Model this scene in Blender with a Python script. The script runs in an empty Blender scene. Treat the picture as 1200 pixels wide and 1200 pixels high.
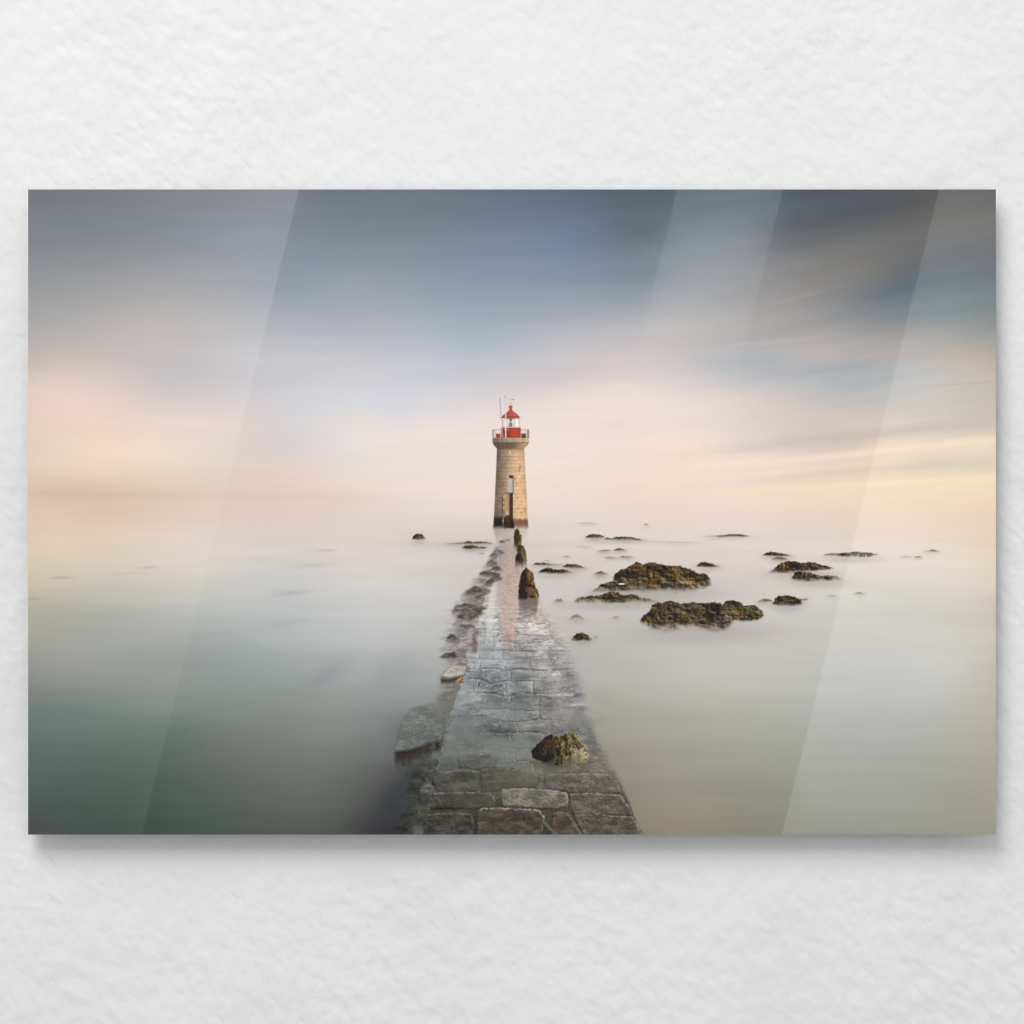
import bpy, math
import numpy as np

# ------------------------------------------------------------------ scale
# The print is 0.90 m wide; U = metres per picture unit (the print is 1134 x 756 units)
U = 0.90 / 1134.0
ZC = 1.50                                   # eye level, middle of the framed wall area
def wx(px): return (px - 600.0) * U
def wz(py): return ZC + (600.0 - py) * U
PX0, PX1, PY0, PY1 = 33.0, 1167.0, 222.0, 978.0
SHEET_FRONT = -0.0215                       # front of the acrylic, wall plane is y = 0
CAM_D = 3.0

scene = bpy.context.scene
col = scene.collection

# ------------------------------------------------------------------ camera
cam_d = bpy.data.cameras.new('camera')
cam = bpy.data.objects.new('camera', cam_d)
col.objects.link(cam)
cam.location = (0.0, SHEET_FRONT - CAM_D, ZC)
cam.rotation_euler = (math.radians(90), 0, 0)
cam_d.sensor_width = 36.0
cam_d.lens = 36.0 * CAM_D / (1200.0 * U)
cam_d.clip_start = 0.05
cam_d.clip_end = 100.0
scene.camera = cam

# ------------------------------------------------------------------ light
world = bpy.data.worlds.new('World')
scene.world = world
world.use_nodes = True
bg = world.node_tree.nodes['Background']
bg.inputs['Color'].default_value = (1.0, 1.0, 1.0, 1)
bg.inputs['Strength'].default_value = 0.48
# the room itself: pale walls, a lighter ceiling and a darker floor
_nt = world.node_tree
_tc = _nt.nodes.new('ShaderNodeTexCoord'); _sp = _nt.nodes.new('ShaderNodeSeparateXYZ'); _mr = _nt.nodes.new('ShaderNodeMapRange')
_mr.inputs['From Min'].default_value = -1.0; _mr.inputs['From Max'].default_value = 1.0
_mr.inputs['To Min'].default_value = 0.60; _mr.inputs['To Max'].default_value = 1.40
_nt.links.new(_tc.outputs['Generated'], _sp.inputs[0]); _nt.links.new(_sp.outputs['Z'], _mr.inputs['Value'])
_nt.links.new(_mr.outputs['Result'], bg.inputs['Color'])

def area(name, loc, target, sx, sy, watts, color=(1, 1, 1)):
    from mathutils import Vector
    d = bpy.data.lights.new(name, 'AREA')
    d.shape = 'RECTANGLE'; d.size = sx; d.size_y = sy
    d.energy = watts; d.color = color
    o = bpy.data.objects.new(name, d)
    col.objects.link(o)
    o.location = loc
    v = Vector(target) - Vector(loc)
    o.rotation_euler = v.to_track_quat('-Z', 'Y').to_euler()
    return o
# soft key light from above left, plus an added fill lamp on the right
area('ceiling_softbox', (-1.15, -3.1, ZC + 3.3), (0, 0, ZC), 2.4, 2.7, 147.0, (1.0, 0.998, 0.993))
area('side_fill_light', (2.8, -1.5, ZC + 0.3), (0, 0, ZC), 1.1, 1.6, 8.5, (1.0, 1.0, 1.0))

# three unseen lamps added behind the camera, shaped to mirror as pale diagonal bands
LAMP_L = 3.25
BAND_SLOPE = -0.2435
def reflection_lamp(name, xt_left, xt_right, y_top, y_bot, energy, fade, smooth=False):
    """xt_*: where the band's edges cross the picture's top edge (picture units)."""
    s = 1.0 + LAMP_L / CAM_D                # picture plane -> lamp plane, about the view axis
    ym = 0.5 * (y_top + y_bot)
    xm = 0.5 * (xt_left + xt_right) + (ym - PY0) * BAND_SLOPE
    a = math.atan(-BAND_SLOPE)
    w = (xt_right - xt_left) * math.cos(a) * U * s
    h = (y_bot - y_top) / math.cos(a) * U * s
    d = bpy.data.lights.new(name, 'AREA')
    d.shape = 'RECTANGLE'; d.size = w; d.size_y = h
    d.energy = energy * w * h
    d.use_nodes = True
    nt = d.node_tree
    em = nt.nodes['Emission']
    if fade:
        g = nt.nodes.new('ShaderNodeNewGeometry')
        sep = nt.nodes.new('ShaderNodeSeparateXYZ')
        ramp = nt.nodes.new('ShaderNodeMapRange')
        if smooth: ramp.interpolation_type = 'SMOOTHSTEP'
        # emission varies with height to grade the mirrored band
        zt = ZC + (600.0 - fade[0]) * U * s
        zb = ZC + (600.0 - fade[1]) * U * s
        ramp.inputs['From Min'].default_value = zb
        ramp.inputs['From Max'].default_value = zt
        ramp.inputs['To Min'].default_value = fade[3]
        ramp.inputs['To Max'].default_value = fade[2]
        nt.links.new(g.outputs['Position'], sep.inputs[0])
        nt.links.new(sep.outputs['Z'], ramp.inputs['Value'])
        nt.links.new(ramp.outputs['Result'], em.inputs['Strength'])
    o = bpy.data.objects.new(name, d)
    col.objects.link(o)
    o.location = ((xm - 600.0) * U * s, SHEET_FRONT - LAMP_L, ZC + (600.0 - ym) * U * s)
    # facing the wall (+Y), rolled so its long side follows the band
    o.rotation_euler = (math.radians(90), math.radians(180) * 0 + a, 0)
    return o
STRIP_W = 4.1
reflection_lamp('reflection_lamp_wide', -120, 350.5, 120, 1080, STRIP_W, (222, 640, 1.2, 0.40), True)
reflection_lamp('reflection_lamp_short', 793.5, 917.5, 120, 515, STRIP_W, (222, 500, 0.78, 0.0))
reflection_lamp('reflection_lamp_tall', 1100.5, 1460, 120, 1080, STRIP_W, (222, 978, 0.90, 1.20))

# ------------------------------------------------------------------ exposure
vs = scene.view_settings
scene.display_settings.display_device = 'sRGB'
vs.view_transform = 'Standard'
vs.look = 'None'
vs.exposure = 0.0
vs.gamma = 1.0
vs.use_curve_mapping = False
scene.cycles.pixel_filter_type = 'BLACKMAN_HARRIS'
scene.cycles.filter_width = 1.15

# ------------------------------------------------------------------ helpers
def mesh_obj(name, verts, faces, mat, parent=None, smooth=False):
    me = bpy.data.meshes.new(name)
    me.from_pydata(verts, [], faces)
    me.update()
    if smooth:
        me.polygons.foreach_set('use_smooth', [True] * len(me.polygons))
    o = bpy.data.objects.new(name, me)
    col.objects.link(o)
    if mat: me.materials.append(mat)
    if parent: o.parent = parent
    return o

def new_mat(name):
    m = bpy.data.materials.new(name)
    m.use_nodes = True
    return m, m.node_tree, m.node_tree.nodes['Principled BSDF']

# ------------------------------------------------------------------ wall
def wall_material():
    m, nt, p = new_mat('white_plaster')
    N, L = nt.nodes, nt.links
    p.inputs['Roughness'].default_value = 0.85
    p.inputs['Specular IOR Level'].default_value = 0.25
    tc = N.new('ShaderNodeTexCoord')
    def noise(scale, detail, rot, sc, rough=0.5, dist=0.0):
        mp = N.new('ShaderNodeMapping')
        mp.inputs['Rotation'].default_value = (0, rot, 0)
        mp.vector_type = 'TEXTURE'               # turned first, then stretched along the turned axis
        mp.inputs['Scale'].default_value = tuple(1.0 / q for q in sc)
        L.new(tc.outputs['Object'], mp.inputs[0])
        n = N.new('ShaderNodeTexNoise')
        n.inputs['Scale'].default_value = scale
        n.inputs['Detail'].default_value = detail
        n.inputs['Roughness'].default_value = rough
        n.inputs['Distortion'].default_value = dist
        L.new(mp.outputs[0], n.inputs['Vector'])
        return n.outputs['Fac']
    def math_(op, a, b=None, c=None):
        n = N.new('ShaderNodeMath'); n.operation = op
        for i, v in enumerate((a, b, c)):
            if v is None: continue
            if isinstance(v, (int, float)): n.inputs[i].default_value = v
            else: L.new(v, n.inputs[i])
        return n.outputs[0]
    # trowel dabs leaning to the left, a fine grain, and short crevices between the dabs
    dabs = noise(80.0, 1.0, math.radians(-28), (1.0, 1.0, 0.68), 0.45, 0.0)
    big = noise(32.0, 2.0, math.radians(-30), (1.0, 1.0, 0.85), 0.5, 0.0)
    fine = noise(190.0, 1.0, math.radians(-30), (1.0, 1.0, 0.7), 0.5)
    cr = noise(84.0, 1.5, math.radians(-26), (1.15, 1.0, 0.55), 0.5, 0.0)
    pit = N.new('ShaderNodeMapRange'); pit.interpolation_type = 'SMOOTHSTEP'
    pit.inputs['From Min'].default_value = 0.24; pit.inputs['From Max'].default_value = 0.38
    L.new(cr, pit.inputs['Value'])
    # broad areas where the plaster was worked rougher
    zone = noise(3.2, 1.0, 0.4, (1, 1, 1))
    amp = N.new('ShaderNodeMapRange')
    amp.inputs['From Min'].default_value = 0.35; amp.inputs['From Max'].default_value = 0.65
    amp.inputs['To Min'].default_value = 0.7; amp.inputs['To Max'].default_value = 1.2
    L.new(zone, amp.inputs['Value'])
    h = math_('MULTIPLY', dabs, 1.0)
    h = math_('MULTIPLY_ADD', big, 1.2, h)
    h = math_('MULTIPLY_ADD', fine, 0.08, h)
    h = math_('MULTIPLY_ADD', pit.outputs[0], 0.16, h)
    h = math_('MULTIPLY', h, amp.outputs[0])
    b = N.new('ShaderNodeBump')
    b.inputs['Strength'].default_value = 1.0
    b.inputs['Distance'].default_value = WALL_BUMP
    L.new(h, b.inputs['Height'])
    L.new(b.outputs[0], p.inputs['Normal'])
    # the paint itself: almost even white, very faint mottling
    r = N.new('ShaderNodeValToRGB')
    r.color_ramp.elements[0].position = 0.3; r.color_ramp.elements[0].color = (0.775, 0.775, 0.778, 1)
    r.color_ramp.elements[1].position = 0.7; r.color_ramp.elements[1].color = (0.815, 0.815, 0.818, 1)
    L.new(noise(7.0, 4.0, 0.2, (1, 1, 1)), r.inputs['Fac'])
    L.new(r.outputs[0], p.inputs['Base Color'])
    return m
WALL_BUMP = 0.0017
W0 = 4.0
wall = mesh_obj('wall', [(-W0, 0, -1.5), (W0, 0, -1.5), (W0, 0, 4.5), (-W0, 0, 4.5),
                         (-W0, 0.12, -1.5), (W0, 0.12, -1.5), (W0, 0.12, 4.5), (-W0, 0.12, 4.5)],
                [(0, 1, 2, 3), (5, 4, 7, 6), (4, 0, 3, 7), (1, 5, 6, 2), (3, 2, 6, 7), (4, 5, 1, 0)], wall_material())
wall['kind'] = 'structure'
wall['label'] = 'white plaster wall with lightly trowelled uneven surface behind the print'
wall['category'] = 'wall'

# ==================================================================
#  THE PICTURE: a flat photographic print. It is laid out in picture units (x 33..1167, y 222..978)
#  and becomes one flat coloured sheet, cut along the outlines of what it shows.
# ==================================================================
S = 1.3                                             # mesh vertices per picture unit
NX, NY = int(round((PX1 - PX0) * S)), int(round((PY1 - PY0) * S))
VX = PX0 + np.arange(NX + 1) * (PX1 - PX0) / NX
VY = PY0 + np.arange(NY + 1) * (PY1 - PY0) / NY
DX, DY = VX[1] - VX[0], VY[1] - VY[0]
GX, GY = np.meshgrid(VX, VY)

def s2l(c): c = np.asarray(c, float); return np.where(c <= 0.04045, c / 12.92, ((np.maximum(c, 0) + 0.055) / 1.055) ** 2.4)
def l2s(c): c = np.maximum(np.asarray(c, float), 0); return np.where(c <= 0.0031308, c * 12.92, 1.055 * c ** (1 / 2.4) - 0.055)
def sm(a, b, x):
    t = np.clip((x - a) / (b - a), 0, 1); return t * t * (3 - 2 * t)
def rgb(*c): return np.array(c, float) / 255.0
def mix(a, b, t):
    t = np.asarray(t)[..., None]; return a * (1 - t) + b * t

def _hash(ix, iy, seed):
    h = (ix.astype(np.int64) * 374761393 + iy.astype(np.int64) * 668265263 + seed * 1442695041) & 0xFFFFFFFF
    h = ((h ^ (h >> 13)) * 1274126177) & 0xFFFFFFFF
    h = ((h ^ (h >> 16)) * 2246822519) & 0xFFFFFFFF
    return ((h ^ (h >> 15)) & 0xFFFFFF) / float(0xFFFFFF)
def vn(x, y, seed=0):
    x0, y0 = np.floor(x), np.floor(y)
    fx, fy = x - x0, y - y0
    fx = fx * fx * fx * (fx * (fx * 6 - 15) + 10); fy = fy * fy * fy * (fy * (fy * 6 - 15) + 10)
    a = _hash(x0, y0, seed); b = _hash(x0 + 1, y0, seed); c = _hash(x0, y0 + 1, seed); d = _hash(x0 + 1, y0 + 1, seed)
    return (a * (1 - fx) + b * fx) * (1 - fy) + (c * (1 - fx) + d * fx) * fy
def fbm(x, y, seed=0, octv=4, gain=0.5):
    s, a, t = 0.0, 1.0, 0.0
    for k in range(octv):
        s = s + a * vn(x, y, seed + 17 * k); t += a
        a *= gain; x, y = 1.624 * x - 1.218 * y + 11.3, 1.218 * x + 1.624 * y + 7.7
    return s / t
def ridge(x, y, seed=0, octv=4):
    s, a, t = 0.0, 1.0, 0.0
    for k in range(octv):
        s = s + a * (1 - np.abs(2 * vn(x, y, seed + 31 * k) - 1)); t += a
        a *= 0.55; x, y = 1.656 * x - 1.242 * y + 5.1, 1.242 * x + 1.656 * y + 3.9
    return s / t
def sdf(x, y, poly):
    P = np.asarray(poly, float); d = np.full(x.shape, 1e18); inside = np.zeros(x.shape, bool)
    for i in range(len(P)):
        ax, ay = P[i]; bx, by = P[(i + 1) % len(P)]
        ex, ey = bx - ax, by - ay
        t = np.clip(((x - ax) * ex + (y - ay) * ey) / (ex * ex + ey * ey + 1e-12), 0, 1)
        d = np.minimum(d, (x - ax - t * ex) ** 2 + (y - ay - t * ey) ** 2)
        if ay != by:
            inside ^= ((ay > y) != (by > y)) & (x < ex * (y - ay) / (by - ay) + ax)
    d = np.sqrt(d); return np.where(inside, -d, d)

# what the room adds on top of the ink: the pale bands mirrored in the acrylic, and the share of the light each spot gets
AMB = 0.018535655
def light_at(x, y):
    u, v = (x - 600) / 567.0, (y - 600) / 378.0
    return LE[0] + LE[1] * u + LE[2] * v + LE[3] * u * u + LE[4] * v * v + LE[5] * u * v
LE = (0.9519, -0.0121, -0.0504, -0.0033, 0.001, 0.0053)
BAND = 0.050
def band_at(x, y):
    xt = x - (y - PY0) * BAND_SLOPE
    f = np.clip((y - 222) / 756.0, 0, 1)
    h = np.clip((y - 222) / 418.0, 0, 1); h = h * h * (3 - 2 * h)
    a = (xt < 350.5) * (1.2 + (0.40 - 1.2) * h)
    b = ((xt > 793.5) & (xt < 917.5)) * np.clip(0.78 * (500 - y) / 278.0, 0, 1)
    c = (xt > 1100.5) * (0.90 + 0.30 * f)
    return BAND * (a + b + c)

# ------------------------------------------------------------------ sky and sea: colours seen at scattered spots
SPOTS = """
36 224 117 123 130/110 224 119 125 132/200 225 128 133 142/275 225 132 137 147/335 225 138 143 154/380 225 108 120 138/36 280 128 135 144/120 280 131 138 146/200 280 138 145 156/320 285 150 158 172/370 300 132 145 165
36 340 155 155 158/150 350 172 170 170/300 340 166 171 182/350 350 153 164 184/410 340 160 168 185/36 385 176 172 172/100 385 182 177 175/170 380 190 182 180/300 380 186 187 192/390 385 172 178 194
36 425 200 187 180/70 425 208 193 183/200 425 200 192 192/320 425 200 200 206/400 425 203 202 206
440 225 110 121 138/500 230 110 122 138/600 230 102 118 140/700 230 92 108 125/775 225 86 102 118/420 270 125 135 152/520 275 120 135 155/620 270 113 132 158/680 265 105 126 153/760 270 98 112 126
420 310 140 150 168/520 310 132 148 170/620 310 126 145 170/720 320 125 143 166/760 320 122 136 150/790 310 150 158 165/420 350 160 166 180/540 350 146 163 183/640 350 150 162 180/740 355 150 160 172/790 350 168 172 178
440 385 175 180 190/550 390 163 178 196/640 385 175 180 190/740 385 185 183 186/790 380 192 188 186/520 420 188 194 206/620 420 196 196 202/720 420 205 197 195
800 225 102 118 132/850 225 104 119 132/900 225 107 120 132/930 230 83 94 106/1000 232 84 92 104/1070 228 92 93 94/1130 230 114 114 113/1164 230 108 108 108/800 270 122 138 150/880 275 130 140 150/920 275 103 110 118/1000 270 103 108 112/1060 265 105 104 102/1130 275 122 123 122/1162 270 118 118 116
800 310 142 153 163/870 310 148 153 160/950 315 133 131 128/1020 320 130 127 122/1065 330 97 111 122/1100 320 118 128 136/1150 300 113 120 127/800 350 168 172 180/860 350 165 165 168/930 350 152 148 146/1000 345 125 130 135/1045 350 108 120 130/1100 350 125 142 148/1150 350 121 135 141
800 390 188 184 184/860 395 185 178 176/930 385 165 162 160/1000 385 155 155 155/1040 380 142 145 148/1100 390 165 168 165/1150 400 164 164 159/800 425 203 196 196/860 425 182 187 192/960 420 192 181 176/1010 425 176 176 176/1050 420 188 177 170/1100 420 195 184 174/1150 425 198 184 170
60 450 228 208 194/60 480 235 210 193/60 520 230 210 189/60 555 232 208 185/60 578 214 190 166/60 600 226 200 176/60 635 226 205 180/36 480 232 207 190/36 540 228 206 184/36 600 222 197 172
120 480 236 212 196/120 520 240 214 190/120 550 236 214 190/120 580 218 192 168/120 620 226 202 178/200 445 199 195 196/200 460 208 200 198/200 490 230 214 202/200 520 238 218 200/200 550 232 216 194/200 580 224 202 180/200 620 225 208 190
270 450 206 203 204/270 490 232 215 203/270 520 228 215 202/265 550 228 214 196/255 580 226 206 188/245 620 228 210 194/300 430 202 199 204/340 440 200 200 208/340 480 212 212 216/340 520 216 210 208/340 550 232 212 198/340 580 228 205 188/340 620 222 206 195
410 440 203 203 212/410 470 212 214 220/410 500 226 216 210/410 530 222 217 213/410 560 232 216 204/410 585 228 208 194/410 620 222 210 202/420 510 230 220 214/480 480 213 213 220/480 540 231 219 210/480 570 235 219 207/480 600 227 212 202/480 635 216 206 198
500 405 188 193 206/500 440 200 202 212/500 470 214 214 218/500 500 232 220 214/500 540 232 218 208/500 570 236 220 208/500 600 230 214 203/500 630 218 206 198/560 450 206 204 210/560 490 228 216 212/560 530 234 221 210/560 580 234 217 204/560 610 228 212 201/570 630 214 203 196
650 410 198 195 202/650 440 205 198 203/650 465 226 212 206/650 500 236 220 210/650 540 238 221 208/650 580 236 217 204/650 620 226 212 202/720 410 204 196 198/720 440 222 208 204/720 470 236 218 208/720 500 234 217 208/720 545 238 220 206/720 580 234 214 200/780 440 214 206 206/780 470 228 214 206/780 500 238 219 206/780 540 240 219 202/780 580 236 214 198/780 620 230 212 200
850 440 190 190 194/900 430 174 180 186/960 435 172 178 184/1010 440 167 177 183/860 460 214 204 199/930 458 195 192 190/990 460 182 185 186/860 490 228 212 200/930 490 215 200 190/985 490 205 194 184/860 512 222 207 197/920 512 212 197 187/985 515 208 191 180
860 540 242 222 202/930 545 236 215 198/980 545 232 211 194/860 560 236 214 200/930 560 228 208 195/980 555 226 206 191/860 580 240 219 200/930 574 243 221 194/985 570 243 222 190/860 600 232 212 200/930 600 232 210 194/985 600 230 208 190/850 620 230 214 202/930 620 228 212 198
1070 432 184 189 191/1100 425 190 184 178/1130 430 192 184 175/1160 432 190 178 166/1080 455 200 196 190/1150 462 194 188 178/1080 490 205 196 184/1150 495 197 187 176/1060 525 243 224 196/1150 522 243 224 196/1080 546 222 208 190/1150 545 216 204 187/1080 567 244 224 190/1150 565 242 222 186/1080 592 237 215 191/1150 592 234 210 184/1080 620 236 216 198/1150 620 232 210 188
60 640 222 203 178/60 680 205 194 173/60 720 178 175 160/60 760 163 163 153/60 800 138 145 136/60 840 105 122 115/60 880 91 106 102/60 920 75 93 87/60 970 72 82 80/130 650 220 205 185/130 700 190 187 175/130 750 165 170 160/130 800 140 148 140/130 850 102 122 112/130 900 82 100 90/130 960 65 84 74
36 700 190 182 160/36 800 132 138 130/36 900 84 100 96/36 974 70 74 76
200 640 228 212 196/200 680 210 203 190/200 730 178 180 172/200 780 152 158 150/195 830 128 140 130/210 850 100 118 108/195 900 82 98 86/180 970 62 80 70/260 640 222 210 200/260 680 208 204 196/260 730 176 183 178/260 780 148 160 155/260 830 125 138 130/260 880 100 112 100/260 930 82 95 84/260 975 68 84 73
330 660 212 207 202/330 700 196 198 195/330 750 172 180 178/330 800 146 156 150/330 850 120 128 118/330 900 101 111 100/330 970 78 87 76/400 650 222 210 203/400 690 208 205 200/400 740 186 190 190/400 800 158 164 160/400 830 140 146 138/400 880 113 121 112/400 940 88 95 86/400 975 72 78 72
450 650 222 210 204/450 700 208 206 202/450 750 190 192 190/450 800 160 165 162/450 850 126 132 130/440 900 96 100 96/430 940 80 83 80/435 975 66 67 66/470 975 48 48 50/490 700 210 206 202/500 660 215 207 202/510 740 190 190 187
650 650 218 206 198/650 720 205 196 190/700 650 220 208 198/680 630 226 212 202/680 690 210 201 194/740 645 224 212 202/700 740 195 190 184/680 770 188 182 174/740 780 186 183 175/700 800 180 175 166/740 830 172 168 155/700 850 164 157 144/740 880 158 151 135/720 900 150 142 124/745 925 147 139 120/755 970 142 132 110
820 670 215 206 199/820 770 200 194 185/820 820 182 180 168/820 870 165 163 148/820 920 152 147 128/820 970 146 136 114/900 670 218 208 200/900 750 205 199 190/900 800 190 188 178/900 850 172 172 158/900 900 155 155 138/900 970 138 136 118/930 700 210 204 196/930 640 228 215 204/980 660 226 215 204/970 710 208 204 196/960 760 202 198 190/940 820 182 182 172/920 930 146 145 128
1000 800 196 197 190/1060 660 232 220 206/1060 700 214 209 199/1060 760 208 206 198/1000 830 186 188 182/1060 820 190 191 184/1000 870 172 175 165/1060 870 172 174 164/960 930 163 166 152/1000 940 158 161 146/1060 940 160 161 147/1120 660 232 218 202/1120 720 212 206 195/1120 780 206 203 194/1120 830 188 186 175/1120 880 172 170 156/1120 940 160 157 142/1164 660 228 211 190/1164 720 206 196 182/1164 800 192 182 168/1164 860 180 172 156/1164 920 166 160 143/1164 975 156 152 131/1000 975 150 152 136
"""
def spots():
    P = []
    for line in SPOTS.strip().splitlines():
        for t in line.split('/'):
            P.append([float(q) for q in t.split()])
    return np.array(P)

def base_field():
    P = spots()
    xy = P[:, :2]
    lin = s2l(P[:, 2:] / 255.0) - band_at(xy[:, 0], xy[:, 1])[:, None]
    c = l2s(np.maximum(lin, 0.003))
    g = (c @ np.array([0.30, 0.59, 0.11]))[:, None]
    c = g + (c - g) * np.where(c[:, 2:] > c[:, :1], 0.76, np.where(c[:, 1:2] > c[:, :1], 0.52, np.where(xy[:, 1:] > 740, 0.74, np.where((xy[:, 1:] < 410) & (xy[:, :1] > 820), 0.66, 0.90))))
    lw = (sm(420, 470, xy[:, 1]) * sm(680, 600, xy[:, 1]) * sm(420, 300, xy[:, 0]))[:, None]
    c = c + lw * np.array([.006, -.002, .008])
    lo = (sm(760, 900, xy[:, 1]) * sm(660, 700, xy[:, 0]))[:, None]
    c = c + lo * np.array([.006, .006, .002])
    mid = (sm(400, 470, xy[:, 1]) * sm(640, 590, xy[:, 1]) * sm(330, 420, xy[:, 0]))[:, None]
    c = c + mid * np.array([.020, .013, .012])
    ll = (sm(760, 860, xy[:, 1]) * sm(460, 390, xy[:, 0]))[:, None]
    c = c + ll * np.array([.022, .022, .022])
    def phi(r2): return 0.5 * r2 * np.log(r2 + 1e-9)
    sc = np.array([1 / 100.0, 1 / 55.0])               # clouds and water are stretched sideways
    q = xy * sc
    n = len(q)
    K = phi(((q[:, None] - q[None]) ** 2).sum(-1)) + np.eye(n) * 0.09
    A = np.hstack([np.ones((n, 1)), q])
    M = np.block([[K, A], [A.T, np.zeros((3, 3))]])
    w = np.linalg.solve(M, np.vstack([c, np.zeros((3, 3))]))
    gx = np.linspace(PX0, PX1, 190); gy = np.linspace(PY0, PY1, 190)
    X, Y = np.meshgrid(gx, gy)
    g = np.stack([X.ravel(), Y.ravel()], 1) * sc
    F = phi(((g[:, None] - q[None]) ** 2).sum(-1)) @ w[:n] + np.hstack([np.ones((len(g), 1)), g]) @ w[n:]
    F = F.reshape(190, 190, 3)
    tx = (VX - PX0) / (PX1 - PX0) * 189; ix = np.clip(tx.astype(int), 0, 188); fx = tx - ix
    ty = (VY - PY0) / (PY1 - PY0) * 189; iy = np.clip(ty.astype(int), 0, 188); fy = ty - iy
    R = F[:, ix] * (1 - fx)[None, :, None] + F[:, ix + 1] * fx[None, :, None]
    return R[iy] * (1 - fy)[:, None, None] + R[iy + 1] * fy[:, None, None]

img = base_field()
idm = np.zeros((NY + 1, NX + 1), np.int32)
IDS = []                                            # (name, parent id or None, label)
def new_id(name, parent=None, label=None):
    IDS.append((name, parent, label)); return len(IDS) - 1
ID_SKY = new_id('sky'); ID_SEA = new_id('sea')
idm[GY > 586] = ID_SEA

def window(x0, y0, x1, y1):
    i0 = max(0, int((x0 - PX0) / DX)); i1 = min(NX + 1, int((x1 - PX0) / DX) + 2)
    j0 = max(0, int((y0 - PY0) / DY)); j1 = min(NY + 1, int((y1 - PY0) / DY) + 2)
    return i0, j0, i1, j1
def paint(box, fn, pid=None, ss=1, thr=0.5):
    """fn(x, y) -> colour (..., 3) and cover (...); laid over the picture, optionally claiming its cells."""
    i0, j0, i1, j1 = window(*box)
    if i1 <= i0 or j1 <= j0: return
    acc = 0; al = 0
    X0, Y0 = GX[j0:j1, i0:i1], GY[j0:j1, i0:i1]
    for a in range(ss):
        for b in range(ss):
            c, m = fn(X0 + ((a + 0.5) / ss - 0.5) * DX, Y0 + ((b + 0.5) / ss - 0.5) * DY)
            m = np.clip(m, 0, 1) * np.ones(X0.shape)
            acc = acc + (np.zeros(X0.shape + (3,)) + c) * m[..., None]; al = al + m
    acc = acc / (ss * ss); al = al / (ss * ss)
    img[j0:j1, i0:i1] = img[j0:j1, i0:i1] * (1 - al[..., None]) + acc
    if pid is not None:
        v = idm[j0:j1, i0:i1]; v[al > thr] = pid
def blot(x, y, rx, ry, ang, c, a, pw=1.0):
    """a soft elongated patch of colour (cloud streak, dark water)."""
    ca, sa = math.cos(math.radians(ang)), math.sin(math.radians(ang))
    R = 2.6 * max(rx, ry)
    ry_ = 2.6 * (abs(rx * sa) + abs(ry * ca)); rx_ = 2.6 * (abs(rx * ca) + abs(ry * sa))
    def fn(X, Y):
        dx, dy = X - x, Y - y
        u, v = (dx * ca - dy * sa) / rx, (dx * sa + dy * ca) / ry
        return rgb(*c), a * np.exp(-(u * u + v * v) ** pw)
    paint((x - rx_, y - ry_, x + rx_, y + ry_), fn)

# long-exposure streaks: faint sideways bands, sloping up to the right in the right half of the sky
def streaks():
    global img
    sl = np.interp(GX, [33, 500, 1167], [0.03, -0.03, -0.14])
    v = GY - sl * (GX - 600)
    skym = sm(600, 560, GY)
    n = (fbm(GX / 120, v / 11, 5, 5, 0.55) - 0.5) * 0.040 + (fbm(GX / 330, v / 34, 9, 3) - 0.5) * 0.034
    n = n * np.interp(GX, [33, 500, 800, 1167], [0.45, 0.5, 0.8, 0.95])
    tint = np.stack([n * 1.06, n, n * 0.94], -1)
    img += tint * skym[..., None]
    w = (fbm(GX / 95, GY / 7.5, 21, 4, 0.55) - 0.5) * 0.03 + (fbm(GX / 200, GY / 22, 27, 3) - 0.5) * 0.035
    seam = sm(600, 640, GY) * np.interp(GY, [600, 720, 978], [1.0, 0.9, 0.45])
    img += (w * seam)[..., None] * np.array([1.0, 1.0, 0.95])
streaks()
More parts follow.
